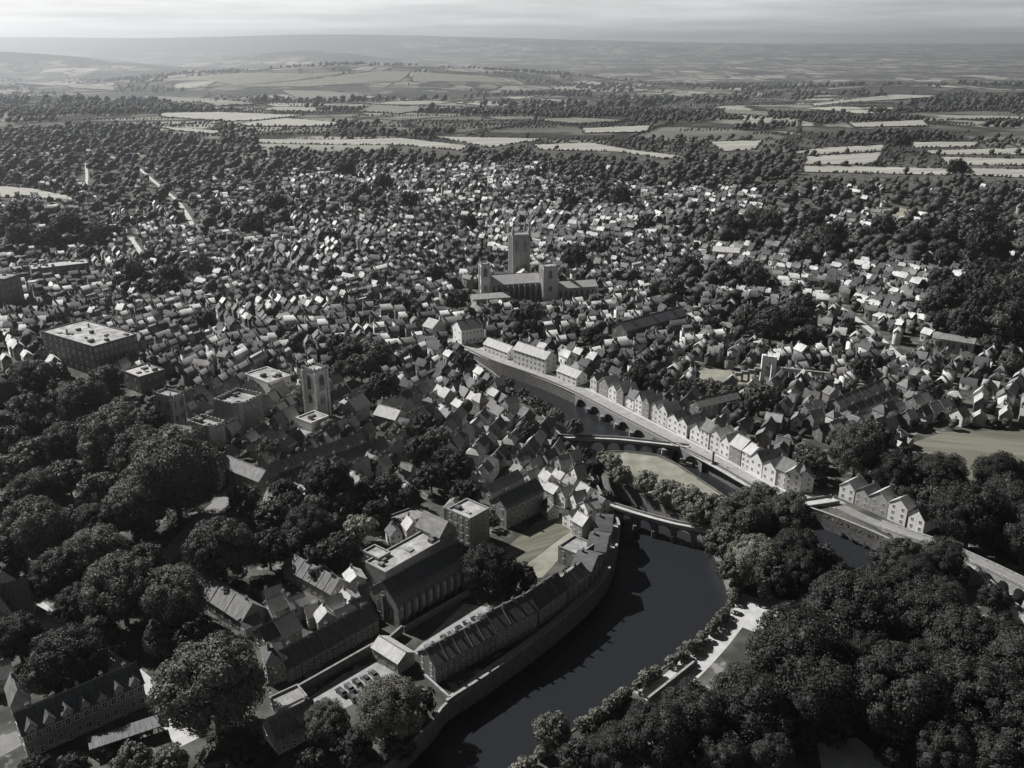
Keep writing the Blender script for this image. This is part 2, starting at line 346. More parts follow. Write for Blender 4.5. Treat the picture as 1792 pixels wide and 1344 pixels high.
# stone river walls: an inner face down to the bed and a coping that stands on the bank
def offset_line(line, d):
    out = []
    for i, p in enumerate(line):
        a = line[max(i - 1, 0)]; b_ = line[min(i + 1, len(line) - 1)]
        t = Vector((b_[0] - a[0], b_[1] - a[1])).normalized(); out.append((p[0] - t.y * d, p[1] + t.x * d))
    return out
def wall_line(mb, line, d0, d1, z0, z1, mi=0, dz=None):
    A = offset_line(line, d0); B = offset_line(line, d1); n = len(mb.v)
    for a, b_ in zip(A, B): mb.v += [(a[0], a[1], z0), (a[0], a[1], z1), (b_[0], b_[1], z1), (b_[0], b_[1], z0)]
    for i in range(len(line) - 1):
        q = n + 4 * i
        for j in range(4): mb.f.append((q + j, q + (j + 1) % 4, q + 4 + (j + 1) % 4, q + 4 + j)); mb.m.append(mi)
    mb.f.append((n, n + 1, n + 2, n + 3)); q = n + 4 * (len(line) - 1); mb.f.append((q + 3, q + 2, q + 1, q)); mb.m += [mi, mi]
def wall_thing(name, line, label, z0, z1, th, material='dark_stone', cope='stone', d0=0.0, cat='wall', cz=.18):
    r = link(name, None); r.location = (line[0][0], line[0][1], 0); loc = [(p[0] - line[0][0], p[1] - line[0][1]) for p in line]
    a = MB(); wall_line(a, loc, d0, d0 + th, z0, z1); a.build('masonry', material, r)
    c = MB(); wall_line(c, loc, d0 - .08, d0 + th + .08, z1 + .003, z1 + cz); c.build('coping', cope, r)
    tag(r, label, cat); return r
i0, i1 = 4 * 4, 4 * 11
wall_thing('river_wall', lbw[i0:i1 + 1], 'curved dark stone river wall below the riverside terraces', WATER - 1.5, 1.0, .7, cat='river wall')
wall_thing('river_wall', lbw[i1:], 'low dark stone bank wall on the town side of the upper river', WATER - 1.5, .3, .6, cat='river wall')
wall_thing('river_wall', lbw[:i0 + 1], 'dark bank wall under the trees at the bottom edge', WATER - 1.5, .25, .6, cat='river wall')
wall_thing('embankment_wall', rbw[:30], 'long stone embankment wall carrying the riverside road', WATER - 1.5, .9, .8, cat='embankment wall')
wall_thing('embankment_wall', rbw[29:], 'dark embankment wall beside the pond at the viaduct', WATER - 1.5, .9, .8, cat='embankment wall')
wall_thing('bank_wall', isw, 'rough low bank edging the island lawn and the wooded bank', WATER - 1.5, .1, .5, material='dark_stone', cope='lawn', cat='bank')

def ribbon(name, pxline, width, material, dz=.02, kind='structure'):
    line = catmull([tuple(G(*p)[:2]) for p in pxline], 6); A = offset_line(line, width / 2); B = offset_line(line, -width / 2)
    mb = MB()
    for i in range(len(line) - 1):
        z = [float(hgt(*q)) + dz for q in (A[i], B[i], B[i + 1], A[i + 1])]
        mb.quad([(*A[i], z[0]), (*B[i], z[1]), (*B[i + 1], z[2]), (*A[i + 1], z[3])])
    o = mb.build(name, material); tag(o, kind=kind); RES.append(('poly', A + B[::-1])); return o, line
road_line = None
# riverside road on top of the embankment, then the viaduct road on the right
_, road_line = ribbon('road', [(740, 578), (800, 598), (870, 628), (950, 656), (1020, 686), (1110, 733), (1190, 774), (1262, 812), (1330, 850), (1385, 872), (1450, 878), (1470, 885)], 7.6, 'worn_asphalt')
_, road_line2 = ribbon('road', [(1466, 884), (1510, 905), (1545, 920)], 5.0, 'asphalt', dz=.03)
road_line = road_line[:-1] + road_line2 + [tuple(G(1600, 946)[:2])]
for nm_, o0, o1 in (('pavement', 3.8, 5.3), ('pavement', -4.9, -3.8)):
    pm = MB(); wall_line(pm, road_line[:62], o0, o1, -.2, .14); tag(pm.build(nm_, 'pale_paving'), kind='structure')
ribbon('road', [(255, 1010), (300, 965), (345, 918), (400, 868), (430, 840)], 7, 'asphalt')
ribbon('road', [(60, 1060), (110, 1105), (180, 1150), (235, 1185), (285, 1235), (330, 1300)], 6, 'pale_paving')
ribbon('lane', [(1130, 1225), (1185, 1190), (1245, 1130), (1290, 1075), (1320, 1045)], 8, 'pale_paving')
ribbon('lane', [(1400, 1060), (1425, 1020), (1422, 985), (1410, 955)], 3.5, 'pale_paving')
ribbon('riverside_path', [(788, 1226), (850, 1178), (945, 1111), (1015, 1052), (1056, 1006), (1073, 955), (1076, 920)], 3.2, 'pale_paving', dz=.03)
ribbon('road', [(240, 292), (275, 322), (310, 352), (330, 380), (338, 398)], 4.5, 'pale_paving')
ribbon('road', [(228, 415), (245, 440), (255, 462)], 4, 'pale_paving')
ribbon('road', [(150, 285), (152, 310), (150, 330)], 3.5, 'pale_paving')
ribbon('road', [(1385, 488), (1450, 525), (1520, 575), (1590, 640)], 4.5, 'pale_paving')
ribbon('road', [(640, 540), (700, 575), (780, 596)], 6, 'pale_paving')
ribbon('road', [(730, 352), (800, 343), (915, 345)], 16, 'pale_paving')
sheet('car_park', [(722, 1142), (812, 1056), (850, 1062), (876, 1072), (770, 1135), (745, 1150)], 'worn_asphalt', .012)
sheet('car_park', [(520, 1235), (600, 1180), (655, 1158), (705, 1180), (650, 1215), (560, 1262)], 'worn_asphalt', .012)
sheet('yard', [(1280, 1090), (1310, 1045), (1400, 1052), (1395, 1085), (1330, 1110)], 'pale_paving', .008)
sheet('yard', [(1430, 1300), (1500, 1290), (1560, 1344), (1440, 1360)], 'pale_paving', .008)
sheet('yard', [(1700, 1090), (1780, 1085), (1780, 1115), (1705, 1120)], 'pale_paving', .008)
sheet('yard', [(0, 1290), (40, 1275), (46, 1300), (0, 1325)], 'asphalt', .008)
sheet('lawn', [(850, 990), (890, 955), (952, 902), (985, 905), (1003, 925), (930, 980), (890, 1000)], 'lawn', .010)
sheet('garden_path', [(925, 985), (1003, 926), (1010, 945), (985, 970), (950, 1010), (915, 1015), (900, 1000)], 'dry_grass', .014)
sheet('island_lawn', [(1055, 796), (1100, 793), (1150, 799), (1185, 815), (1215, 835), (1250, 858), (1285, 884), (1230, 915), (1180, 892), (1140, 870), (1100, 850), (1068, 832), (1050, 812)], 'dry_grass', .010)
sheet('field', [(1555, 790), (1650, 756), (1800, 752), (1800, 835), (1705, 845), (1650, 815)], 'meadow', .02)
sheet('lawn', [(1195, 650), (1250, 646), (1330, 655), (1310, 674), (1240, 668)], 'dry_grass', .02)
sheet('lawn', [(1185, 692), (1230, 688), (1262, 697), (1225, 708)], 'dry_grass', .02)
sheet('lawn', [(1530, 368), (1575, 363), (1620, 372), (1580, 384)], 'dry_grass', .02)
sheet('lawn', [(690, 905), (745, 885), (760, 905), (700, 930)], 'lawn', .01)
FIELDS = [
 [(449, 244), (598, 245), (703, 242), (824, 256), (804, 264), (693, 254), (598, 254), (452, 251)],
 [(748, 239), (960, 243), (854, 259), (824, 252)],
 [(281, 199), (382, 197), (532, 203), (452, 211), (402, 213), (281, 205)],
 [(417, 217), (502, 208), (602, 216), (577, 222), (432, 222)],
 [(274, 222), (392, 231), (371, 236), (300, 229)],
 [(0, 326), (60, 331), (130, 346), (141, 359), (60, 346), (-30, 345)],
 [(20, 144), (100, 144), (200, 152), (200, 158), (120, 153)],
 [(492, 158), (577, 160), (643, 168), (592, 174), (522, 174)],
 [(932, 254), (1033, 250), (1093, 261), (1193, 274), (1163, 279), (1083, 266), (942, 262)],
 [(1018, 226), (1138, 221), (1133, 232), (1022, 234)],
 [(1238, 249), (1334, 246), (1324, 262), (1264, 265)],
 [(1379, 267), (1444, 259), (1550, 254), (1545, 264), (1414, 272)],
 [(1409, 275), (1545, 267), (1535, 284), (1515, 289), (1409, 287)],
 [(1404, 291), (1515, 292), (1690, 297), (1655, 307), (1404, 301)],
 [(1595, 249), (1716, 249), (1706, 257), (1595, 259)],
 [(1615, 264), (1800, 259), (1800, 271), (1625, 271)],
 [(1645, 275), (1800, 279), (1800, 290), (1655, 289)],
 [(1696, 295), (1800, 297), (1800, 312), (1700, 307)],
 [(1485, 217), (1615, 211), (1625, 221), (1495, 224)],
 [(1419, 182), (1565, 166), (1655, 168), (1545, 176), (1424, 187)],
 [(925, 210), (1010, 207), (1100, 212), (1010, 218)],
 [(1265, 193), (1350, 197), (1345, 204), (1265, 199)],
 [(650, 184), (760, 190), (700, 200), (625, 196)],
 [(250, 168), (350, 172), (460, 182), (380, 187), (265, 176)],
]
FW = []
for i, f in enumerate(FIELDS):
    o = sheet('field', f, 'stubble' if i not in (6, 7, 22, 23, 21, 20) else 'pasture', .8 if f[0][1] > 230 else 2.0)
    FW.append(RES[-1][1])
for f in [[(265, 142), (380, 131), (520, 130), (650, 124), (500, 143), (415, 150)], [(415, 152), (560, 138), (660, 125), (720, 126), (700, 142), (540, 152)], [(725, 127), (850, 133), (900, 146), (720, 143)]]:
    sheet('field', f, 'pasture', 2.5); FW.append(RES[-1][1])

# ------------------------------------------------------------------ windows, buildings
def unit_window():
    m = MB(); w = .09
    m.box(-.5, .5, -.07, .05, 0, .08); m.box(-.5, .5, -.07, .05, .92, 1); m.box(-.5, -.5 + w, -.07, .05, .08, .92); m.box(.5 - w, .5, -.07, .05, .08, .92)
    m.box(-.03, .03, -.05, .04, .08, .92); m.box(-.5 + w, -.03, -.05, .04, .48, .53); m.box(.03, .5 - w, -.05, .04, .48, .53)
    f = m.mesh('window', ['white_paint']); p = MB(); p.box(-.49, .49, -.03, .05, .01, .99); return f, p.mesh('pane', ['glass'])
WIN, PANE = unit_window()
def unit_lancet():
    m = MB(); pr = [(-.5, 0), (.5, 0), (.5, .72), (.36, .88), (0, 1), (-.36, .88), (-.5, .72)]; inn = [(-.36, .06), (.36, .06), (.36, .7), (.25, .83), (0, .92), (-.25, .83), (-.36, .7)]
    for i in range(7):
        j = (i + 1) % 7
        for y0 in (-.12, ):
            m.quad([(pr[i][0], -.12, pr[i][1]), (pr[j][0], -.12, pr[j][1]), (inn[j][0], -.12, inn[j][1]), (inn[i][0], -.12, inn[i][1])])
        m.quad([(pr[i][0], .05, pr[i][1]), (pr[j][0], .05, pr[j][1]), (pr[j][0], -.12, pr[j][1]), (pr[i][0], -.12, pr[i][1])])
        m.quad([(inn[i][0], -.12, inn[i][1]), (inn[j][0], -.12, inn[j][1]), (inn[j][0], .05, inn[j][1]), (inn[i][0], .05, inn[i][1])])
    m.box(-.04, .04, -.08, .04, .06, .88)
    f = m.mesh('lancet', ['stone']); p = MB(); p.quad([(u, -.02, z) for u, z in inn]); return f, p.mesh('lancet_pane', ['glass'])
LAN, LANP = unit_lancet()
mat('blind', (.42, .42, .41), rough=.4, var=.5, scale=.8, contrast=.35)
LANB = LANP.copy(); LANB.materials[0] = MAT['blind']
def window(root, x, y, z, rz, w, h, lancet=False, pane=True, depth=1.0):
    o = link('window', LAN if lancet else WIN, root, (x, y, z), rz, (w, depth, h))
    if pane: link('pane', LANP if lancet else PANE, o)
    return o
def chimney(root, x, y, z0, z1, w=.8, d=.6, pots=2, material='brick'):
    m = MB(); m.box(x - w / 2, x + w / 2, y - d / 2, y + d / 2, z0, z1); m.box(x - w / 2 - .08, x + w / 2 + .08, y - d / 2 - .08, y + d / 2 + .08, z1 + .002, z1 + .18)
    for i in range(pots):
        px_ = x + (i - (pots - 1) / 2) * w / max(pots, 1); m.cone(px_, y, z1 + .182, z1 + .75, .14, .11, 6)
    return m.build('chimney', material, root)
def gable_roof(root, L, D, h, rh, material, units=0, name='roof', oh=.35, th=.22, ridge=True, x0=0.0, y0=0.0):
    m = MB(); sl = rh / (D / 2); e = oh
    y_a = -e; z_a = h - e * sl
    prof = [(y0 + y_a, z_a), (y0 + D / 2, h + rh), (y0 + D + e, z_a), (y0 + D + e, z_a + th), (y0 + D / 2, h + rh + th * 1.15), (y0 + y_a, z_a + th)]
    m.prism(prof, x0 - e, x0 + L + e, 'x'); r = m.build(name, material, root)
    if ridge:
        q = MB(); zr = h + rh + th * 1.15; q.prism([(y0 + D / 2 - .28, zr - .12), (y0 + D / 2, zr + .2), (y0 + D / 2 + .28, zr - .12)], x0 - e - .02, x0 + L + e + .02, 'x'); q.build('ridge', 'worn_slate', r)
    for i in range(1, units):
        q = MB(); xx = x0 + L * i / units
        q.prism([(y0 + y_a, z_a + th - .05), (y0 + D / 2, h + rh + th), (y0 + D + e, z_a + th - .05), (y0 + D + e, z_a + th + .2), (y0 + D / 2, h + rh + th * 1.15 + .25), (y0 + y_a, z_a + th + .2)], xx - .14, xx + .14, 'x'); q.build('coping', 'worn_slate', r)
    return r
def building(name, label, cat, A, B, depth, h, roof='gable', rh=3.0, cols=6, rows=2, chim=2, wall='stone', roofm='slate', units=0, win=(1.0, 1.5), group=None, endcols=2, z=0.0, ends=(1, 1), pane=True, lancet=False, ridge=True, margin=1.5, reserve=True, backwin=False, mutedown=0):
    A = Vector((A[0], A[1])); B = Vector((B[0], B[1])); L = (B - A).length; u = (B - A) / L; rz = math.atan2(u.y, u.x)
    r = link(name, None, loc=(A.x, A.y, z), rz=rz); tag(r, label, cat, group)
    m = MB()
    if roof in ('gable',): m.prism([(0, -.6), (depth, -.6), (depth, h), (depth / 2, h + rh), (0, h)], 0, L, 'x')
    elif roof == 'cross': m.prism([(0, -.6), (L, -.6), (L, h), (L / 2, h + rh), (0, h)], 0, depth, 'y')
    else: m.box(0, L, 0, depth, -.6, h)
    m.build('wall', wall, r)
    if roof == 'gable': gable_roof(r, L, depth, h, rh, roofm, units, ridge=ridge)
    elif roof == 'cross':
        q = MB(); e = .3; th = .2; sl = rh / (L / 2); za = h - e * sl
        q.prism([(-e, za), (L / 2, h + rh), (L + e, za), (L + e, za + th), (L / 2, h + rh + th * 1.2), (-e, za + th)], -e, depth + e, 'y'); q.build('roof', roofm, r)
    elif roof == 'hip':
        q = MB(); e = .4; i = min(depth, L) / 2; 
        if L >= depth: c = [(i, depth / 2), (L - i, depth / 2)]
        else: c = [(L / 2, i), (L / 2, depth - i)]
        b_ = [(-e, -e, h + .002), (L + e, -e, h + .002), (L + e, depth + e, h + .002), (-e, depth + e, h + .002)]; t = [(c[0][0], c[0][1], h + rh), (c[1][0], c[1][1], h + rh)]
        if L >= depth: q.quad([b_[0], b_[1], t[1], t[0]]); q.quad([b_[2], b_[3], t[0], t[1]]); q.quad([b_[1], b_[2], t[1]]); q.quad([b_[3], b_[0], t[0]])
        else: q.quad([b_[1], b_[2], t[1], t[0]]); q.quad([b_[3], b_[0], t[0], t[1]]); q.quad([b_[0], b_[1], t[0]]); q.quad([b_[2], b_[3], t[1]])
        q.quad(b_[::-1]); q.build('roof', roofm, r)
    else:
        q = MB(); q.box(.35, L - .35, .35, depth - .35, h + .002, h + .12); q.build('roof', roofm, r)
        p = MB(); zt = h + .75
        p.box(-.06, L + .06, -.06, .36, h + .004, zt); p.box(-.06, L + .06, depth - .36, depth + .06, h + .004, zt); p.box(-.06, .36, .362, depth - .362, h + .004, zt); p.box(L - .36, L + .06, .362, depth - .362, h + .004, zt); p.build('parapet', wall, r)
    if roof == 'flat' and L * depth > 90:
        rg_ = random.Random(int(L * 100 + depth * 10)); np_ = max(2, int(L * depth / 55))
        for i in range(min(np_, 12)):
            a_ = rg_.uniform(1.0, 3.2); b2_ = rg_.uniform(1.0, 2.6); x_ = rg_.uniform(1, max(1.1, L - a_ - 1)); y_ = rg_.uniform(1, max(1.1, depth - b2_ - 1)); q = MB(); q.box(x_, x_ + a_, y_, y_ + b2_, h + .1, h + rg_.uniform(.5, 1.9)); q.build('roof_plant', rg_.choice(('dark_stone', 'worn_slate', 'slate')), r)
    sh = h / max(rows, 1)
    for j in range(rows):
        zb = j * sh + sh * .32; wh = min(win[1], sh * .58)
        for i in range(cols):
            x = (i + .5) * L / cols
            if j == 0 and cols > 2 and i % 3 == 1 and cat != 'church':
                d = link('door', WIN, r, (x, -.02, .05), 0, (1.0, 1, min(2.2, sh * .85))); link('door_leaf', PANE, d); continue
            window(r, x, -.02, zb, 0, win[0], wh, lancet, pane)
            if backwin: window(r, x, depth + .02, zb, math.pi, win[0], wh, lancet, pane)
        for i in range(endcols):
            y = (i + .5) * depth / endcols
            if ends[0]: window(r, -.02, y, zb, -math.pi / 2, win[0], wh, lancet, pane)
            if ends[1]: window(r, L + .02, y, zb, math.pi / 2, win[0], wh, lancet, pane)
    for i in range(chim):
        x = (i + .5) * L / chim if chim > 1 else L * random.choice((.12, .88))
        if roof == 'gable': chimney(r, x, depth / 2 + random.uniform(-.4, .4), h + rh * .6, h + rh + 1.1)
        elif roof == 'hip': chimney(r, L * (.3 + .4 * i), depth / 2, h + rh * .4, h + rh + 1.0)
        elif roof == 'cross': chimney(r, L / 2, depth * .75, h + rh * .6, h + rh + 1.0)
        else: chimney(r, x, depth * .7, h, h + 2.0)
    if reserve: RES.append(('rect', A.x, A.y, rz, L, depth, margin))
    return r
def P2(p): g_ = G(*p); return (g_.x, g_.y)
def bpx(name, label, cat, a, b_, depth, h, **k):
    if not isinstance(depth, (int, float)):      # depth from a third pixel: the rear-left corner
        A = Vector(P2(a)); B = Vector(P2(b_)); C = Vector(P2(depth)); u = (B - A).normalized(); depth = abs((C - A).dot(Vector((-u.y, u.x))))
    return building(name, label, cat, P2(a), P2(b_), depth, h, **k)
def pinnacles(root, x0, x1, y0, y1, z, hh, w=.9):
    for (x, y) in ((x0, y0), (x1, y0), (x1, y1), (x0, y1)):
        m = MB(); w = max(.8, hh * .24); m.box(x - w / 2, x + w / 2, y - w / 2, y + w / 2, z, z + hh * .45); m.cone(x, y, z + hh * .45, z + hh, w * .6, .05, 4); m.build('pinnacle', 'stone', root)
def crenels(root, x0, x1, y0, y1, z, hh=1.1, th=.5, step=1.6, material='stone'):
    m = MB(); m.box(x0, x1, y0, y0 + th, z, z + hh * .5); m.box(x0, x1, y1 - th, y1, z, z + hh * .5); m.box(x0, x0 + th, y0 + th, y1 - th, z, z + hh * .5); m.box(x1 - th, x1, y0 + th, y1 - th, z, z + hh * .5)
    n = max(2, int((x1 - x0) / step))
    for i in range(n):
        a = x0 + (x1 - x0) * (i + .2) / n; b_ = x0 + (x1 - x0) * (i + .8) / n
        for y in (y0, y1 - th): m.box(a, b_, y + .003, y + th - .003, z + hh * .5, z + hh)
    n = max(2, int((y1 - y0) / step))
    for i in range(n):
        a = y0 + (y1 - y0) * (i + .2) / n; b_ = y0 + (y1 - y0) * (i + .8) / n
        for x in (x0, x1 - th): m.box(x + .003, x + th - .003, a, b_, z + hh * .5, z + hh)
    return m.build('battlement', material, root)
def tower(root, x0, x1, y0, y1, h, material='stone', pin=4.0, butt=True, lan=2, lanh=None, z0=-.6, ribs=0):
    m = MB(); m.box(x0, x1, y0, y1, z0, h); s = m.build('tower', material, root)
    if butt:
        b_ = MB(); w = 1.1
        for (x, y) in ((x0, y0), (x1, y0), (x1, y1), (x0, y1)): b_.box(x - w / 2, x + w / 2, y - w / 2, y + w / 2, z0, h * .97)
        b_.build('buttress', material, s)
    if ribs:
        b_ = MB()
        for i in range(1, ribs):
            xx = x0 + (x1 - x0) * i / ribs; b_.box(xx - .35, xx + .35, y0 - .45, y0 + .1, z0, h * .99)
            yy = y0 + (y1 - y0) * i / ribs; b_.box(x0 - .45, x0 + .1, yy - .35, yy + .35, z0, h * .99); b_.box(x1 - .1, x1 + .45, yy - .35, yy + .35, z0, h * .99)
        b_.build('rib', material, s)
    rf = MB(); rf.box(x0 + .5, x1 - .5, y0 + .5, y1 - .5, h + .002, h + .2); rf.build('tower_roof', 'lead', s)
    crenels(s, x0 - .15, x1 + .15, y0 - .15, y1 + .15, h + .003, 1.3)
    if pin: pinnacles(s, x0, x1, y0, y1, h + .004, pin, 1.0)
    lh = lanh or h * .26
    for i in range(lan):
        xx = x0 + (x1 - x0) * (i + .5 + (.0 if lan > 1 else 0)) / lan; yy = y0 + (y1 - y0) * (i + .5) / lan; w = (x1 - x0) / lan * .48
        for zz_ in (h - lh - 1.6, h * .32):
            hh = lh if zz_ > h * .4 else lh * .6
            window(root, xx, y0 - .03, zz_, 0, w, hh, True); window(root, x0 - .03, yy, zz_, -math.pi / 2, w, hh, True); window(root, x1 + .03, yy, zz_, math.pi / 2, w, hh, True)
    return s
LAND = []   # landmarks used in labels: (name, px, py)

# --- riverside terraces
bpx('riverside_terrace', 'long two and a half storey terrace beside the river, parked cars behind it', 'terrace', (763, 1199), (868, 1141), 8.5, 6.6, rh=3.2, cols=10, rows=3, chim=5, wall='brick', roofm='slate', units=5, win=(1.1, 1.35)); LAND.append(('long riverside terrace', 850, 1140))
bpx('riverside_terrace', 'taller middle terrace continuing the long riverside terrace to the right', 'terrace', (869, 1140), (940, 1102), 9.0, 7.4, rh=3.4, cols=7, rows=3, chim=4, wall='stone', roofm='slate', units=3, win=(1.1, 1.35))
bpx('riverside_terrace', 'dark roofed terrace with pale gable end beside the curved river wall', 'terrace', (943, 1097), (992, 1061), 8.5, 6.8, rh=3.8, cols=5, rows=2, chim=3, wall='stone', roofm='slate', units=3)
bpx('riverside_terrace', 'lower grey roofed terrace curving up the river wall', 'terrace', (994, 1059), (1031, 1029), 7.2, 5.4, rh=2.8, cols=4, rows=2, chim=2, wall='brick', roofm='worn_slate', units=2)
bpx('town_house', 'tall narrow dark house on the river bend below the pale flat roof', 'house', (1033, 1027), (1055, 996), 7, 6.0, rh=2.8, roof='cross', cols=3, rows=3, chim=1, wall='brick')
bpx('town_house', 'narrow dark house on the river wall just below the footbridge end', 'house', (1058, 990), (1068, 957), 6.5, 5.5, rh=2.6, roof='cross', cols=3, rows=3, chim=1, wall='stone')
bpx('town_house', 'last dark gabled house of the river bend next to the footbridge', 'house', (1069, 950), (1072, 920), 6, 4.6, rh=2.4, roof='cross', cols=3, rows=3, chim=1, wall='stone')
bpx('flat_roofed_house', 'house with a wide pale flat roof between lawn and river bend', 'house', (1012, 1000), (1040, 980), (975, 985), 6.0, roof='flat', cols=3, rows=2, chim=0, wall='stone', roofm='lead')
# --- chapel hall
ch = bpx('chapel_hall', 'large buttressed hall with dark striped roof and a row of tall pale windows', 'hall', (697, 1100), (819, 1027), (650, 1071), 9.0, rh=5.2, cols=0, rows=0, chim=0, wall='dark_stone', roofm='slate', units=0); LAND.append(('buttressed hall', 745, 1035))
Lc = (Vector(P2((819, 1027))) - Vector(P2((697, 1100)))).length
for i in range(11):
    x = Lc * i / 10
    b_ = MB(); b_.box(x - .4, x + .4, -1.0, -.003, -.6, 7.6, taper=.0); b_.prism([(-1.0, 7.602), (-.003, 7.602), (-.003, 8.8)], x - .4, x + .4, 'x'); b_.build('buttress', 'dark_stone', ch)
    if i < 10: w0 = window(ch, x + Lc / 20, -.03, 2.2, 0, 2.1, 5.6, True, pane=False); link('pane', LANB, w0)
Dc = 0
for c in ch.children:
    if c.name.startswith('wall'): Dc = max(v.co.y for v in c.data.vertices)
for yy in (Dc * .3, Dc * .7): window(ch, -.03, yy, 2.0, -math.pi / 2, 1.6, 5.0, True)
window(ch, -.03, Dc * .5, 8.2, -math.pi / 2, 1.6, 2.6, True)
b_ = MB(); b_.box(-.7, -.003, Dc / 2 - .5, Dc / 2 + .5, -.6, 9.5); b_.build('buttress', 'dark_stone', ch)
bpx('rear_wing', 'pale flat topped wing with rooflights behind the buttressed hall', 'wing', (676, 1032), (795, 962), 10, 6.2, roof='flat', cols=0, rows=0, chim=0, wall='stone', roofm='lead', reserve=True)
bpx('cross_gable', 'steep pale cross gable between the hall and the tall flat topped block', 'wing', (770, 975), (800, 958), 12, 8.0, roof='cross', rh=4.5, cols=0, rows=0, chim=0, wall='stone', roofm='worn_slate')
# --- tall flat block
bpx('square_block', 'tall square block with a pale flat roof beside the lawn', 'block', (823, 964), (857, 944), (783, 946), 12.5, roof='flat', cols=3, rows=4, chim=0, wall='stone', roofm='lead', win=(1.1, 1.7), endcols=4); LAND.append(('tall square block', 822, 925))
bpx('long_house', 'long two storey house with black roof at the head of the lawn', 'house', (886, 926), (951, 893), 9, 8.6, rh=3.6, cols=8, rows=2, chim=2, wall='stone', roofm='slate', win=(1.3, 1.9)); LAND.append(('black roofed house above the lawn', 915, 880))
bpx('outbuilding', 'narrow dark slate range behind the long black roofed house', 'outbuilding', (860, 880), (915, 852), 6, 4.2, rh=2.4, cols=5, rows=1, chim=2, wall='stone', roofm='worn_slate')
bpx('small_block', 'small square block with pale flat roof left of the hall', 'block', (665, 1011), (685, 999), (636, 998), 7.0, roof='flat', cols=2, rows=2, chim=0, wall='stone', roofm='lead')
bpx('garden_pavilion', 'low pale flat roofed pavilion among trees left of the square block', 'pavilion', (690, 885), (730, 872), 9, 3.5, roof='flat', cols=3, rows=1, chim=0, wall='stone', roofm='lead')
bpx('shed_roof', 'low dark shed with dusty flat roof under the trees', 'shed', (700, 935), (752, 915), 9, 3.0, roof='flat', cols=2, rows=1, chim=0, wall='dark_stone', roofm='worn_slate')
# --- cottages and terraces on the left of the hall
bpx('cottage_row', 'cottage row with worn striped roofs stepping down towards the hall', 'cottages', (497, 1013), (580, 1060), 8, 4.6, rh=3.4, cols=8, rows=1, chim=4, wall='stone', roofm='worn_slate', units=7)
bpx('barn', 'long barn with worn grey roof in front of the round trees', 'barn', (345, 1056), (425, 1110), 9, 4.6, rh=4.2, cols=6, rows=1, chim=1, wall='dark_stone', roofm='worn_slate', units=3); LAND.append(('grey roofed barn', 390, 1065))
bpx('lean_to', 'glazed lean to with pale frame at the barn end', 'lean to', (432, 1118), (462, 1104), 7, 3.4, rh=1.6, cols=4, rows=1, chim=0, wall='stone', roofm='slate')
bpx('long_terrace', 'long black roofed terrace with small walled front gardens', 'terrace', (507, 1196), (664, 1107), 8, 5.2, rh=3.6, cols=15, rows=2, chim=5, wall='brick', roofm='slate', units=5); LAND.append(('black roofed garden terrace', 580, 1140))
bpx('end_house', 'hipped stone house closing the garden terrace on the left', 'house', (470, 1200), (505, 1190), 8, 7.5, rh=2.5, roof='hip', cols=2, rows=2, chim=1, wall='stone', roofm='slate')
bpx('slate_house', 'house with pale sunlit roof slope behind the garden terrace', 'house', (500, 1140), (530, 1122), 8, 5.2, rh=3.6, cols=2, rows=2, chim=1, wall='brick', roofm='pale_roof')
bpx('slate_house', 'dark roofed house squeezed behind the garden terrace end', 'house', (470, 1150), (500, 1133), 7, 5.4, rh=3.2, cols=2, rows=2, chim=1, wall='brick', roofm='slate')
bpx('gatehouse', 'small gatehouse with pale worn roof between the two car parks', 'gatehouse', (652, 1152), (697, 1181), 6.5, 4.0, rh=2.0, cols=3, rows=1, chim=0, wall='stone', roofm='pale_roof')
def gwall(label, a, b_, z1=2.6, th=.5, name='garden_wall', pts=None):
    line = [tuple(G(*p)[:2]) for p in (pts or (a, b_))]; return wall_thing(name, line, label, -.5, z1, th, cat='wall')
gwall('tall dark garden wall in front of the garden terrace', (512, 1224), (655, 1142), 3.2)
gwall('dark yard wall between the gatehouse and the buttressed hall', (672, 1140), (705, 1110), 3.0)
gwall('low yard wall along the foot of the buttressed hall', (708, 1108), (822, 1042), 2.2)
gwall('short pale wall at the left end of the riverside terrace', (742, 1187), (785, 1226), 1.2)
gwall('stone boundary wall below the right hand lane', (1135, 1232), (1215, 1168), 2.0)
# --- bottom left
bpx('gabled_terrace', 'long dark terrace with chimneys and wall dormers at the bottom left', 'terrace', (50, 1328), (258, 1234), 9, 7.6, rh=4.0, cols=13, rows=2, chim=5, wall='stone', roofm='slate', units=0, win=(1.4, 1.9)); LAND.append(('bottom left gabled terrace', 150, 1250))
gt = bpy.data.objects['gabled_terrace']; gl = (Vector(P2((258, 1234))) - Vector(P2((50, 1328)))).length
for i in range(7):
    x = gl * (i + .5) / 7; m = MB(); m.prism([(x - 1.2, 7.0), (x + 1.2, 7.0), (x + 1.2, 8.6), (x, 10.2), (x - 1.2, 8.6)], -.25, 3.0, 'y'); d = m.build('dormer', 'stone', gt)
    q = MB(); q.prism([(x - 1.5, 8.25), (x, 10.25), (x + 1.5, 8.25), (x + 1.5, 8.45), (x, 10.5), (x - 1.5, 8.45)], -.5, 3.2, 'y'); q.build('dormer_roof', 'slate', d)
    window(gt, x, -.28, 7.1, 0, 1.2, 1.3)
bpx('rear_house', 'small house with pale left roof slope behind the bottom left terrace', 'house', (28, 1275), (62, 1262), 9, 7.5, roof='cross', rh=4.0, cols=2, rows=2, chim=1, wall='stone', roofm='worn_slate')
bpx('side_house', 'low grey roofed house at the left edge below the churchyard trees', 'house', (-30, 1225), (28, 1205), 8, 4.5, rh=3, cols=4, rows=1, chim=1, wall='stone', roofm='worn_slate')
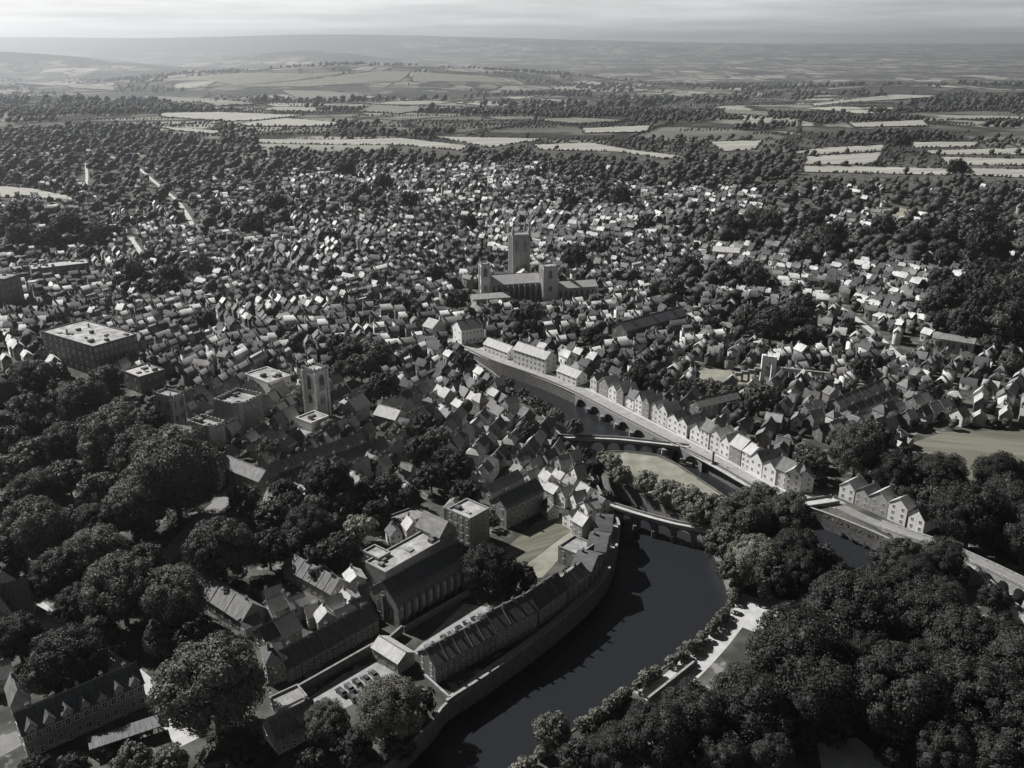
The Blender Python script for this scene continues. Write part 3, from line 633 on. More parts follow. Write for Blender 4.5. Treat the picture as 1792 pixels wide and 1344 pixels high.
r = link('canopy', None); A = Vector(P2((160, 1330))); B = Vector(P2((284, 1288))); u = (B - A).normalized(); Lk = (B - A).length; r.location = (A.x, A.y, 0); r.rotation_euler = (0, 0, math.atan2(u.y, u.x)); tag(r, 'long low ribbed canopy on posts in front of the bottom left terrace', 'canopy')
m = MB(); m.box(0, Lk, 0, 5, 3.0, 3.25); m.build('roof', 'slate', r)
for i in range(12):
    m = MB(); m.box(Lk * (i + .45) / 12, Lk * (i + .55) / 12, .1, 4.9, 3.252, 3.36); m.build('rib', 'worn_slate', r)
for i in range(5):
    for y in (.4, 4.6): m = MB(); m.box(Lk * (i + .1) / 4.3, Lk * (i + .1) / 4.3 + .3, y - .15, y + .15, -.3, 2.998); m.build('post', 'iron', r)
RES.append(('rect', A.x, A.y, r.rotation_euler.z, Lk, 5, 1))
bpx('river_lodge', 'dark lodge with grey roof between the big round tree and the bank trees', 'lodge', (488, 1322), (562, 1282), 8, 5.5, rh=3, cols=4, rows=2, chim=1, wall='stone', roofm='worn_slate')
bpx('river_lodge', 'small grey flat topped annexe above the dark lodge', 'annexe', (490, 1262), (540, 1238), 6, 3.4, roof='flat', cols=2, rows=1, chim=0, wall='stone', roofm='worn_slate')
# church at the left edge
c0 = bpx('parish_church', 'stone church with steep grey roofs and a small spire at the left edge', 'church', (-70, 1120), (60, 1092), 11, 6.5, rh=6.5, cols=6, rows=1, chim=0, wall='dark_stone', roofm='worn_slate', lancet=True, win=(1.3, 3.6)); LAND.append(('left edge church', 30, 1050))
Lw = (Vector(P2((60, 1092))) - Vector(P2((-70, 1120)))).length
m = MB(); m.prism([(Lw - 13, -.6), (Lw - 4, -.6), (Lw - 4, 6.2), (Lw - 8.5, 12.2), (Lw - 13, 6.2)], -5, 16, 'y'); tr = m.build('transept', 'dark_stone', c0)
q = MB(); q.prism([(Lw - 13.4, 5.7), (Lw - 8.5, 12.2), (Lw - 3.6, 5.7), (Lw - 3.6, 5.95), (Lw - 8.5, 12.5), (Lw - 13.4, 5.95)], -5.3, 16.3, 'y'); q.build('transept_roof', 'worn_slate', tr)
q = MB(); q.box(Lw - 9.6, Lw - 7.4, 4.4, 6.6, 11.5, 14.5); q.build('bell_cote', 'stone', c0); q = MB(); q.cone(Lw - 8.5, 5.5, 14.5, 20, 1.6, .05, 4); q.build('spire', 'slate', c0)
window(c0, Lw - 8.5, -5.03, 1.5, 0, 2.6, 6.5, True)

# --- towers in the town
def tower_thing(name, label, cat, front, right, left, h, **k):
    A = Vector(P2(front)); B = Vector(P2(right)); C = Vector(P2(left)); u = (B - A).normalized(); L_ = (B - A).length; D_ = abs((C - A).dot(Vector((-u.y, u.x))))
    r = link(name, None, loc=(A.x, A.y, 0), rz=math.atan2(u.y, u.x)); tag(r, label, cat); tower(r, 0, L_, 0, D_, h, **k); RES.append(('rect', A.x, A.y, r.rotation_euler.z, L_, D_, 1.0)); return r, L_, D_
ct, Lt, Dt = tower_thing('church_tower', 'tall pale square church tower with louvred belfry windows', 'tower', (558, 737), (578, 729), (536, 729), 25, pin=2.6, lan=1, lanh=8.5, material='tower_stone'); LAND.append(('tall pale church tower', 558, 690))
bpx('church_vestry', 'pale flat roofed block at the foot of the tall church tower', 'block', (546, 763), (577, 750), (518, 754), 6.0, roof='flat', cols=2, rows=1, chim=0, wall='pale_render', roofm='lead')
tower_thing('stone_tower', 'slender stone tower with corner pinnacles left of the castellated block', 'tower', (308, 757), (328, 748), (290, 744), 17, pin=3.5, lan=2, material='stone'); LAND.append(('slender pinnacled tower', 306, 720))
def castle(name, label, cat, front, right, left, h, turret=True, cols=4, rows=3):
    r = bpx(name, label, cat, front, right, left, h, roof='flat', cols=cols, rows=rows, chim=0, wall='stone', roofm='lead', endcols=3)
    A = Vector(P2(front)); B = Vector(P2(right)); C = Vector(P2(left)); u = (B - A).normalized(); L_ = (B - A).length; D_ = abs((C - A).dot(Vector((-u.y, u.x))))
    crenels(r, -.2, L_ + .2, -.2, D_ + .2, h + .752, 1.3, .5, 2.2)
    if turret: m = MB(); m.box(-1.6, .9, -1.6, .9, -.6, h + 2.4); t = m.build('turret', 'stone', r); crenels(t, -1.7, 1.0, -1.7, 1.0, h + 2.403, 1.0, .4, 1.1)
    return r
castle('castellated_block', 'large castellated stone block between the two town towers', 'block', (424, 763), (464, 742), (396, 745), 14); LAND.append(('castellated block', 430, 730))
castle('castellated_block', 'lower castellated stone block at the end of the wooded slope', 'block', (372, 792), (398, 780), (342, 776), 10.5, turret=True, cols=3)
bpx('parade_house', 'corner house with pale sloping roof above the wooded slope', 'house', (388, 838), (455, 866), 8, 6.0, rh=3.2, cols=6, rows=2, chim=2, wall='stone', roofm='worn_slate')
bpx('small_hall', 'small steep roofed hall with pale left slope below the slender tower', 'hall', (330, 790), (352, 776), 11, 6, roof='cross', rh=4, cols=2, rows=2, chim=0, wall='stone', roofm='worn_slate')
bpx('flat_roofed_block', 'huge flat roofed block with dark walls on the left of town', 'block', (172, 660), (247, 636), (62, 636), 17, roof='flat', cols=9, rows=4, chim=2, wall='dark_stone', roofm='lead', win=(1.3, 2.0), endcols=9); LAND.append(('huge flat roofed block', 160, 610))
bpx('flat_roofed_block', 'dark flat roofed block below the huge flat roofed block', 'block', (248, 690), (292, 676), (218, 678), 9, roof='flat', cols=4, rows=2, chim=1, wall='dark_stone', roofm='pale_roof')
bpx('flat_roofed_block', 'low flat roofed block with bright white left wall above the church tower', 'block', (471, 690), (510, 677), (430, 674), 6, roof='flat', cols=4, rows=1, chim=0, wall='pale_render', roofm='lead'); LAND.append(('white walled flat block', 470, 665))
bpx('office_block', 'dark multi storey flat block at the left edge of town', 'block', (20, 545), (46, 535), (-40, 530), 22, roof='flat', cols=3, rows=5, chim=0, wall='dark_stone', roofm='lead', endcols=5); LAND.append(('left edge office block', 22, 510))
bpx('office_block', 'low dark flat block behind the left edge office block', 'block', (60, 500), (160, 488), 18, 12, roof='flat', cols=8, rows=3, chim=0, wall='dark_stone', roofm='pale_roof')
bpx('long_terrace', 'long slate terrace crossing the old town below the church tower', 'terrace', (500, 868), (682, 800), 7.5, 5.2, rh=3.4, cols=18, rows=2, chim=7, wall='brick', roofm='slate', units=8); LAND.append(('long old town terrace', 590, 830))
bpx('long_terrace', 'second slate terrace running behind the long old town terrace', 'terrace', (470, 850), (640, 788), 6.5, 4.6, rh=2.8, cols=14, rows=2, chim=6, wall='brick', roofm='worn_slate', units=8)
bpx('pale_roof_house', 'house with a bright square roof right of the church tower', 'house', (625, 742), (648, 728), 8, 7, rh=4.5, cols=2, rows=2, chim=0, wall='stone', roofm='pale_roof')
bpx('pale_roof_house', 'larger house with a long bright roof right of the church tower', 'house', (655, 742), (692, 752), 9, 5, rh=3.5, cols=4, rows=2, chim=1, wall='stone', roofm='pale_roof')
# --- riverside road houses
bpx('corner_house', 'big corner house with bright white gable wall at the road head', 'house', (808, 604), (846, 598), (784, 595), 9.5, rh=4, cols=6, rows=2, chim=2, wall='pale_render', roofm='slate'); LAND.append(('white gabled corner house', 812, 585))
bpx('gabled_house', 'small house with bright roof left of the white corner house', 'house', (757, 590), (780, 583), 9, 5.5, roof='cross', rh=4, cols=2, rows=1, chim=0, wall='stone', roofm='pale_roof')
bpx('road_terrace', 'low white terrace with long bright roof along the riverside road', 'terrace', (846, 614), (888, 630), 8, 4.4, rh=3, cols=6, rows=2, chim=2, wall='pale_render', roofm='pale_roof')
bpx('road_terrace', 'three storey white terrace with bright roof above the river wall', 'terrace', (898, 636), (954, 655), 9, 8.6, rh=3.4, cols=8, rows=3, chim=3, wall='pale_render', roofm='pale_roof'); LAND.append(('three storey white terrace', 935, 628))
bpx('road_terrace', 'short white house with bright roof right of the three storey terrace', 'house', (974, 662), (1008, 676), 8, 4.5, rh=3, cols=4, rows=2, chim=1, wall='pale_render', roofm='pale_roof')
# --- right hand town
bpx('walled_range', 'long dark walled range above the riverside road houses', 'range', (1222, 735), (1293, 718), 7, 6.5, rh=2.5, cols=8, rows=2, chim=0, wall='dark_stone', roofm='worn_slate')
bpx('slate_row', 'long low slate row right of the round tree', 'terrace', (1468, 725), (1548, 690), 7, 4.5, rh=2.6, cols=10, rows=1, chim=4, wall='stone', roofm='worn_slate', units=6)
bpx('slate_row', 'second low slate row running behind the first', 'terrace', (1488, 738), (1572, 702), 6, 4.0, rh=2.4, cols=10, rows=1, chim=4, wall='stone', roofm='slate', units=6)
bpx('white_hall', 'bright white long hall at the wood edge on the right', 'hall', (1246, 452), (1292, 455), 14, 6, rh=3, cols=6, rows=1, chim=0, wall='pale_render', roofm='pale_roof')
bpx('market_hall', 'dark long hall right of the riverside trees', 'hall', (1095, 605), (1200, 575), 12, 9, rh=4, cols=10, rows=2, chim=3, wall='dark_stone', roofm='slate')
bpx('arcaded_house', 'long dark arcaded range at the far right among the houses', 'range', (1640, 615), (1700, 625), 9, 8, rh=2, cols=8, rows=1, chim=0, wall='stone', roofm='worn_slate', lancet=True, win=(2.2, 5))
# ruined abbey front
ru = link('abbey_ruin', None); A = Vector(P2((1330, 668))); B = Vector(P2((1350, 668))); u = (B - A).normalized(); ru.location = (A.x, A.y, 0); ru.rotation_euler = (0, 0, math.atan2(u.y, u.x) - .1); tag(ru, 'pale ruined arched facade standing beside the small meadow', 'ruin'); LAND.append(('ruined arched facade', 1340, 640))
m = MB(); m.box(0, 2.2, 0, 2.5, -.6, 15); m.box(5.4, 7.6, 0, 2.5, -.6, 14.2); m.box(2.2, 5.4, .2, 2.3, 11.5, 14.4); m.prism([(2.2, 9.4), (3.0, 10.8), (3.8, 11.3), (4.6, 10.8), (5.4, 9.4), (5.4, 11.498), (2.2, 11.498)], .2, 2.3, 'y'); m.build('facade', 'pale_render', ru)
m = MB()
for i in range(8): m.box(7.62 + i * 3.6, 8.9 + i * 3.6, .3, 1.9, -.6, 8.5 - i * .3); m.box(8.9 + i * 3.6, 7.61 + (i + 1) * 3.6, .4, 1.8, 6.3 - i * .3, 8.3 - i * .3)
m.build('arcade', 'stone', ru)
m = MB()
for i in range(4): m.box(-3.3 - i * 3.4, -2.2 - i * 3.4, .3, 1.9, -.6, 7.5 - i); m.box(-2.2 - i * 3.4, 0.08 - i * 3.4 - .1, .4, 1.8, 5.6 - i, 7.4 - i)
m.build('arcade', 'stone', ru); RES.append(('rect', A.x, A.y, ru.rotation_euler.z, 36, 3, 1))

# --- the cathedral
ca = link('cathedral', None); A = Vector(P2((951, 530))); rzc = R(14); ca.location = (A.x, A.y, 0); ca.rotation_euler = (0, 0, rzc); tag(ca, 'great stone cathedral with three square towers in the middle of town', 'cathedral'); LAND.append(('cathedral', 915, 480))
tower(ca, 0, 9.5, 0, 10, 25, material='tower_stone', pin=2.6, lan=1, ribs=3)
tower(ca, -13.5, -1.5, 34, 46, 41, pin=8, lan=2, ribs=4)
tower(ca, -42, -36.5, 10, 17, 27, material='tower_stone', pin=2.5, lan=1)
m = MB(); m.prism([(8, -.6), (24, -.6), (24, 13), (16, 18), (8, 13)], -36.4, -.1, 'x'); nv = m.build('nave', 'stone', ca)
gable_roof(ca, 36.0, 16, 13, 5.0, 'pale_roof', name='nave_roof', x0=-36.2, y0=8.0)
for i in range(9):
    x = -36 + 36 * i / 9; b_ = MB(); b_.box(x - .5, x + .5, 5.6, 7.997, -.6, 11.5); b_.cone(x, 6.4, 11.502, 14.0, .6, .05, 4); b_.build('buttress', 'stone', ca); window(ca, x + 2, 7.96, 3, 0, 1.8, 8, True)
m = MB(); m.prism([(-13.5, -.6), (-1.5, -.6), (-1.5, 13), (-7.5, 18.5), (-13.5, 13)], 24.1, 33.9, 'y'); m.build('transept', 'stone', ca)
q = MB(); q.prism([(-13.9, 12.6), (-7.5, 18.6), (-1.1, 12.6), (-1.1, 12.9), (-7.5, 19), (-13.9, 12.9)], 23.8, 34.2, 'y'); q.build('transept_roof', 'pale_roof', ca)
m = MB(); m.prism([(2, -.6), (14, -.6), (14, 9), (8, 12.5), (2, 9)], 10.2, 40, 'x'); m.build('choir', 'stone', ca); gable_roof(ca, 29.6, 12, 9, 3.5, 'pale_roof', name='choir_roof', x0=10.6, y0=2.0)
for i in range(7): window(ca, 13 + i * 4, 1.96, 2.5, 0, 1.8, 5, True)
m = MB(); m.prism([(-8, -.6), (2, -.6), (2, 8), (-3, 10.5), (-8, 8)], -52, -26, 'x'); m.build('cloister_hall', 'stone', ca); gable_roof(ca, 26, 10, 8, 2.5, 'pale_roof', name='cloister_roof', x0=-52, y0=-8.0)
for i in range(5): window(ca, -49.5 + i * 5.2, -8.04, 1.5, 0, 2.6, 5.5, True)
c_, s_ = math.cos(rzc), math.sin(rzc)
RES.append(('rect', A.x - 53 * c_ + 9 * s_, A.y - 53 * s_ - 9 * c_, rzc, 94, 56, 2))

# ------------------------------------------------------------------ bridges
def arch_bridge(name, label, pxline,  width, ztop, zbot, narch, pier, cat='bridge', material='dark_stone', deckm='pale_paving', rise=.85, par=.9, npts=8, smooth=2, world=None, front_only=False, zs=None):
    line = catmull([tuple(G(px_, py_, ztop)[:2]) for px_, py_ in pxline], smooth) if len(pxline) > 2 else [tuple(G(px_, py_, ztop)[:2]) for px_, py_ in pxline]
    if world: line = world
    if zs: line = catmull([tuple(G(p_[0], p_[1], z_)[:2]) for p_, z_ in zip(pxline, zs)], smooth)
    zarr = catmull([(z_,) for z_ in zs], smooth) if zs else None
    P = np.array(line); seg = np.r_[0, np.cumsum(np.hypot(*np.diff(P, axis=0).T))]; L_ = seg[-1]
    def at(s_, off):
        x = np.interp(s_, seg, P[:, 0]); y = np.interp(s_, seg, P[:, 1]); e = .5
        tx = np.interp(min(s_ + e, L_), seg, P[:, 0]) - np.interp(max(s_ - e, 0), seg, P[:, 0]); ty = np.interp(min(s_ + e, L_), seg, P[:, 1]) - np.interp(max(s_ - e, 0), seg, P[:, 1]); l_ = math.hypot(tx, ty)
        return (float(x - ty / l_ * off - ox), float(y + tx / l_ * off - oy))
    ox, oy = line[0]
    def zt(s_): return float(np.interp(s_, seg, [q_[0] for q_ in zarr])) if zs else ztop
    r = link(name, None, loc=(ox, oy, 0)); tag(r, label, cat)
    bay = L_ / narch; span = bay - pier; m = MB()
    ss = []; zz_ = []
    for b_ in range(narch):
        s0 = b_ * bay; ss += [s0, s0 + pier / 2]; zz_ += [zbot, zbot]
        crown = zt(s0 + bay / 2) - .9
        spring = max(zbot + .3, crown - min(span / 2, (crown - zbot) * rise))
        for i in range(npts + 1):
            t = i / npts; ss.append(s0 + pier / 2 + span * t + (1e-3 if i == 0 else 0)); zz_.append(spring + (crown - spring) * math.sqrt(max(0, 1 - (2 * t - 1) ** 2)))
        ss += [s0 + pier / 2 + span + 1e-3]; zz_ += [zbot]
    ss.append(L_); zz_.append(zbot)
    for i in range(len(ss) - 1):
        a0, a1 = at(ss[i], -width / 2), at(ss[i + 1], -width / 2); b0, b1 = at(ss[i], width / 2), at(ss[i + 1], width / 2)
        m.quad([(*a0, zz_[i]), (*a1, zz_[i + 1]), (*a1, zt(ss[i + 1]) - .35), (*a0, zt(ss[i]) - .35)]); m.quad([(*b1, zz_[i + 1]), (*b0, zz_[i]), (*b0, zt(ss[i]) - .35), (*b1, zt(ss[i + 1]) - .35)])
        m.quad([(*a1, zz_[i + 1]), (*a0, zz_[i]), (*b0, zz_[i]), (*b1, zz_[i + 1])])
    m.build('arches', material, r)
    n = max(2, len(line) * 3); d = MB(); S = np.linspace(0, L_, n)
    for nm, o0, o1, z0, z1, mt in (('deck', -width / 2, width / 2, -.348, .03, deckm), ('parapet', -width / 2 - .1, -width / 2 + .3, .032, par, 'stone'), ('parapet', width / 2 - .3, width / 2 + .1, .032, par, 'stone')):
        if front_only and nm == 'parapet' and o0 > 0: continue
        d = MB()
        for s_ in S:
            p, q = at(s_, o0), at(s_, o1); zz0 = zt(s_); d.v += [(*p, zz0 + z0), (*p, zz0 + z1), (*q, zz0 + z1), (*q, zz0 + z0)]
        for i in range(n - 1):
            k_ = 4 * i
            for j in range(4): d.f.append((k_ + j, k_ + (j + 1) % 4, k_ + 4 + (j + 1) % 4, k_ + 4 + j)); d.m.append(0)
        d.f += [(3, 2, 1, 0), (4 * n - 4, 4 * n - 3, 4 * n - 2, 4 * n - 1)]; d.m += [0, 0]; d.build(nm, mt, r)
    for i in range(1, narch):
        c = MB(); p = at(i * bay, -width / 2); q = at(i * bay, width / 2)
        for w_ in (p, q): c = MB(); c.cone(w_[0], w_[1], zbot, zbot + (zt(i * bay) - .9 - zbot) * .55, pier * .75, pier * .6, 6); c.build('cutwater', material, r)
    RES.append(('poly', [(at(s_, -width / 2 - 2)[0] + ox, at(s_, -width / 2 - 2)[1] + oy) for s_ in S] + [(at(s_, width / 2 + 2)[0] + ox, at(s_, width / 2 + 2)[1] + oy) for s_ in S[::-1]]))
    return r
arch_bridge('footbridge', 'gently curved pale footbridge on low arches crossing the river', [(1056, 880), (1110, 898), (1180, 917), (1252, 930)], 3.4, .9, WATER - 1, 6, 1.3); LAND.append(('curved footbridge', 1150, 915))
arch_bridge('weir_bridge', 'low straight bridge with dark square arches above the island lawn', [(975, 766), (1080, 769), (1205, 783)], 4.0, .4, WATER - 1, 8, 1.2); LAND.append(('low bridge above the island', 1090, 775))
arch_bridge('viaduct', 'tall pale piered viaduct arches carrying the riverside road over the water', [(0, 0), (1, 1)], 4.0, 0.06, WATER - 1, 8, 2.0, par=.9, material='stone', rise=.95, world=offset_line(rbw[12:24], .6), front_only=True)
arch_bridge('stone_bridge', 'short dark stone bridge joining the road near the gabled row', [(1360, 887), (1410, 882), (1462, 874)], 5.5, .6, WATER - 1, 3, 1.6)
arch_bridge('road_viaduct', 'long slim stone viaduct carrying the road to the right edge', [(1535, 916), (1580, 932), (1640, 952), (1740, 996), (1870, 1060)], 5.0, 0, -1.0, 13, 1.6, rise=.9, deckm='asphalt', zs=[.1, 2.2, 4.6, 6.5, 7.5], material='stone'); LAND.append(('long right viaduct', 1640, 960))
arch_bridge('branch_bridge', 'narrow branch bridge dropping from the viaduct at the right edge', [(1692, 985), (1740, 1030), (1800, 1085), (1850, 1130)], 2.4, 0, -1, 8, 1.2, deckm='pale_paving', zs=[5.0, 4.6, 4.0, 3.5], material='stone')
# lamp pillar on the road
lp = link('road_pillar', None); g_ = G(1247, 812); lp.location = (g_.x, g_.y, .02); tag(lp, 'dark square pillar on the river edge of the road', 'pillar')
m = MB(); m.box(-.7, .7, -.7, .7, 0, .8); m.build('plinth', 'stone', lp); m = MB(); m.box(-.45, .45, -.45, .45, .802, 5.0, taper=.08); m.build('shaft', 'dark_stone', lp); m = MB(); m.box(-.6, .6, -.6, .6, 5.002, 5.4); m.cone(0, 0, 5.402, 6.4, .6, .05, 4); m.build('cap', 'stone', lp)
# boats at the island
for (px_, py_, rz_, lab) in ((1178, 803, -.35, 'dark low boat moored off the tip of the island lawn'), (1196, 811, -.5, 'smaller grey boat moored just right of the dark boat')):
    g_ = G(px_ + 10, py_ + 4, WATER); b0 = link('moored_boat', None, loc=(g_.x, g_.y, WATER), rz=rz_); tag(b0, lab, 'boat')
    m = MB(); st = [(-5, .2, .9), (-3.5, 1.0, .7), (0, 1.25, .6), (3, 1.0, .7), (5, .15, 1.1)]
    for i in range(4):
        a, b_ = st[i], st[i + 1]
        m.quad([(a[0], -a[1], a[2]), (b_[0], -b_[1], b_[2]), (b_[0] * .95, -b_[1] * .6, -.25), (a[0] * .95, -a[1] * .6, -.25)]); m.quad([(b_[0], b_[1], b_[2]), (a[0], a[1], a[2]), (a[0] * .95, a[1] * .6, -.25), (b_[0] * .95, b_[1] * .6, -.25)])
        m.quad([(a[0], a[1] * .85, .35), (a[0], -a[1] * .85, .35), (b_[0], -b_[1] * .85, .35), (b_[0], b_[1] * .85, .35)])
    m.build('hull', 'timber', b0); q = MB(); q.box(-1.5, 1.6, -.8, .8, .352, 1.5, taper=.15); q.build('cabin', 'worn_slate', b0)

# ------------------------------------------------------------------ parked cars
def car_parts():
    b_ = MB(); b_.prism([(-2.1, .35), (2.1, .35), (2.12, .75), (1.95, .92), (.95, .98), (-1.75, 1.0), (-2.1, .85)], -.85, .85, 'y')
    c = MB(); n = 0
    lo = [(-1.65, .99), (1.0, .97)]; hi = [(-1.2, 1.45), (.35, 1.45)]
    p = [(lo[0][0], -.78, lo[0][1]), (lo[1][0], -.78, lo[1][1]), (lo[1][0], .78, lo[1][1]), (lo[0][0], .78, lo[0][1]), (hi[0][0], -.62, 1.43), (hi[1][0], -.62, 1.43), (hi[1][0], .62, 1.43), (hi[0][0], .62, 1.43)]
    c.v = p; c.f = [(0, 1, 5, 4), (1, 2, 6, 5), (2, 3, 7, 6), (3, 0, 4, 7)]; c.m = [0] * 4
    t = MB(); t.box(-1.22, .37, -.64, .64, 1.431, 1.5, taper=.04)
    w = MB(); w.tube((0, -.12, 0), (0, .12, 0), .32, .32, 10); w.f.append(tuple(range(9, -1, -1))); w.m.append(0)
    return b_.mesh('body', ['car_paint']), c.mesh('windows', ['glass']), t.mesh('car_roof', ['car_paint']), w.mesh('wheel', ['tyre'])
CB, CW, CR_, CWH = car_parts()
ORD = ['first', 'second', 'third', 'fourth', 'fifth', 'sixth', 'seventh', 'eighth', 'ninth', 'tenth', 'eleventh', 'twelfth', 'thirteenth', 'fourteenth', 'fifteenth', 'sixteenth', 'seventeenth', 'eighteenth', 'nineteenth', 'twentieth']
def ordn(i):
    if i < 20: return ORD[i]
    t = ['twenty', 'thirty', 'forty', 'fifty', 'sixty', 'seventy', 'eighty', 'ninety'][((i + 1) // 10) - 2] if i < 99 else None
    if t is None: return '%dth' % (i + 1)
    d = (i + 1) % 10; return (t[:-1] + 'ieth') if d == 0 else t + '-' + ORD[d - 1]
def car(p, rz, label, group):
    o = link('parked_car', None, loc=(p[0], p[1], .02), rz=rz); tag(o, label, 'car', group)
    link('body', CB, o); link('windows', CW, o); link('car_roof', CR_, o)
    for x in (-1.3, 1.3):
        for y in (-.78, .78): link('wheel', CWH, o, (x, y, .32))
A = Vector(P2((763, 1199))); B = Vector(P2((941, 1101))); u = (B - A).normalized(); nrm = Vector((-u.y, u.x)); rzt = math.atan2(u.y, u.x)
lot = [(752, 1137), (765, 1130), (780, 1121), (793, 1113), (806, 1104), (820, 1095), (833, 1088), (846, 1080), (800, 1122), (815, 1113), (828, 1104)]
for i, p in enumerate(sorted(lot)):
    car(P2(p), rzt + 1.57 + random.uniform(-.1, .1) + math.pi * random.randint(0, 1), '%s car from the left on the car park behind the riverside terrace' % ordn(i), 'cars behind the riverside terrace')
lot = [(598, 1214), (612, 1206), (626, 1198), (640, 1190), (654, 1182), (618, 1224), (634, 1215), (572, 1232)]
for i, p in enumerate(sorted(lot)):
    car(P2(p), rzt + 1.57 + random.uniform(-.1, .1), '%s car from the left on the car park below the garden wall' % ordn(i), 'cars below the garden wall')

# ------------------------------------------------------------------ trees
def ico(sub=1):
    t = (1 + 5 ** .5) / 2
    v = [(-1, t, 0), (1, t, 0), (-1, -t, 0), (1, -t, 0), (0, -1, t), (0, 1, t), (0, -1, -t), (0, 1, -t), (t, 0, -1), (t, 0, 1), (-t, 0, -1), (-t, 0, 1)]
    f = [(0, 11, 5), (0, 5, 1), (0, 1, 7), (0, 7, 10), (0, 10, 11), (1, 5, 9), (5, 11, 4), (11, 10, 2), (10, 7, 6), (7, 1, 8), (3, 9, 4), (3, 4, 2), (3, 2, 6), (3, 6, 8), (3, 8, 9), (4, 9, 5), (2, 4, 11), (6, 2, 10), (8, 6, 7), (9, 8, 1)]
    v = np.array(v, float); v /= np.linalg.norm(v, axis=1)[:, None]
    return v, np.array(f)
ICOV, ICOF = ico()
def leaf_cloud(nlobe, per, leaf, seed, zs=.92, jit=.38, conical=False, spread=.70, lob=(.24, .40)):
    rg = np.random.default_rng(seed)
    i = np.arange(nlobe) + .5; ph = np.pi * (1 + 5 ** .5) * i + rg.uniform(0, 6); cz = 1 - 1.62 * i / nlobe
    d = np.column_stack([np.sqrt(1 - cz ** 2) * np.cos(ph), np.sqrt(1 - cz ** 2) * np.sin(ph), cz]) + rg.normal(0, .10, (nlobe, 3))
    lr = rg.uniform(lob[0], lob[1], nlobe); rad = spread * rg.uniform(.86, 1.14, nlobe)
    c = d * rad[:, None]; c[:, 2] *= zs
    if conical:
        k = np.clip(1.05 - (c[:, 2] + .7) / 1.7, .15, 1); c[:, :2] *= k[:, None]; c[:, 2] *= 1.25; lr *= (.55 + .5 * k)
    C = np.repeat(c, per, 0); LR = np.repeat(lr, per); n = len(C)
    nv = rg.normal(0, 1, (n, 3)) + np.repeat(d, per, 0) * 1.3 + np.array([0, 0, .35]); nv /= np.linalg.norm(nv, axis=1)[:, None]
    pos = C + nv * (LR * rg.uniform(.72, 1.06, n))[:, None]
    nn = nv + rg.normal(0, jit, (n, 3)); nn /= np.linalg.norm(nn, axis=1)[:, None]
    t = np.cross(nn, rg.normal(0, 1, (n, 3))); t /= np.linalg.norm(t, axis=1)[:, None]; b_ = np.cross(nn, t)
    s_ = (leaf * rg.uniform(.6, 1.35, n))[:, None]
    V = np.stack([pos - t * s_ - b_ * s_ * .25, pos - b_ * s_ * .8, pos + t * s_ + b_ * s_ * .2, pos + b_ * s_ * .75], 1)
    return V.reshape(-1, 3), np.arange(4 * n).reshape(-1, 4), c, lr, d
def crown_mesh(name, material, nlobe, per, leaf, seed, **k):
    V, F, c, lr, d = leaf_cloud(nlobe, per, leaf, seed, **k)
    V = V + np.array([0, 0, 1.12]); me = bpy.data.meshes.new(name)
    cv = (ICOV[None] * (lr * .72)[:, None, None] + c[:, None, :] * .92 + np.array([0, 0, 1.12])).reshape(-1, 3)
    cf = (ICOF[None] + (np.arange(len(c)) * 12)[:, None, None]).reshape(-1, 3) + len(V)
    allv = np.vstack([V, cv]); nq = len(F); nt_ = len(cf)
    me.vertices.add(len(allv)); me.vertices.foreach_set('co', allv.astype(np.float32).ravel())
    idx = np.concatenate([F.ravel(), cf.ravel()]).astype(np.int32); me.loops.add(len(idx)); me.loops.foreach_set('vertex_index', idx)
    me.polygons.add(nq + nt_); me.polygons.foreach_set('loop_start', np.concatenate([np.arange(nq) * 4, nq * 4 + np.arange(nt_) * 3]).astype(np.int32)); me.update(calc_edges=True)
    me.materials.append(MAT[material]); return me
def trunk_mesh(seed):
    rg = random.Random(seed); m = MB(); m.tube((0, 0, -.06), (.02, 0, .45), .075, .055, 7); m.tube((.02, 0, .45), (0, .02, 1.0), .055, .03, 7)
    for i in range(6):
        a = i * 1.05 + rg.uniform(-.3, .3); z = rg.uniform(.4, .75); m.tube((.01, 0, z), (.6 * math.cos(a), .6 * math.sin(a), z + rg.uniform(.25, .6)), .032, .012, 5)
    return m.mesh('trunk', ['trunk'])
TR = [trunk_mesh(i) for i in range(3)]
CROWN = {}
for mt in ('leaves', 'dark_leaves', 'pale_leaves'):
    CROWN[mt, 0] = [crown_mesh('crown', mt, 72, 240, .0255, 11 + i, zs=(.95, .85, 1.0, .9)[i % 4], lob=((.2, .36), (.22, .4), (.18, .34), (.2, .38))[i % 4]) for i in range(4)]
    CROWN[mt, 1] = [crown_mesh('crown', mt, 30, 60, .065, 31 + i) for i in range(4)]
    CROWN[mt, 2] = [crown_mesh('crown', mt, 16, 26, .12, 51 + i) for i in range(3)]
    CROWN[mt, 3] = [crown_mesh('crown', mt, 34, 90, .045, 71 + i, conical=True) for i in range(1)]
TREES = []   # (px, py of crown, x, y, r, root)
def tree(x, y, r, material='leaves', lod=None, hs_=1.0, conical=False, name=None, z=None, reserve=True):
    z = float(hgt(x, y)) if z is None else z
    rp = r / mpp((x, y, r))
    lod = (0 if rp > 38 else 1 if rp > 16 else 2) if lod is None else lod
    if conical: lod = 3
    nm = name or ('conifer_tree' if conical else 'broadleaf_tree')
    o = link(nm, None, loc=(x, y, z), rz=random.uniform(0, 6.28), sc=(r, r, r * hs_))
    link('trunk', random.choice(TR), o); c = link('crown', random.choice(CROWN[material, lod]), o, rz=0)
    TREES.append([*PX(x, y, z + r * 1.1 * hs_), x, y, r, o, material, conical, rp])
    if reserve: RES.append(('disc', x, y, r * .75))
    return o
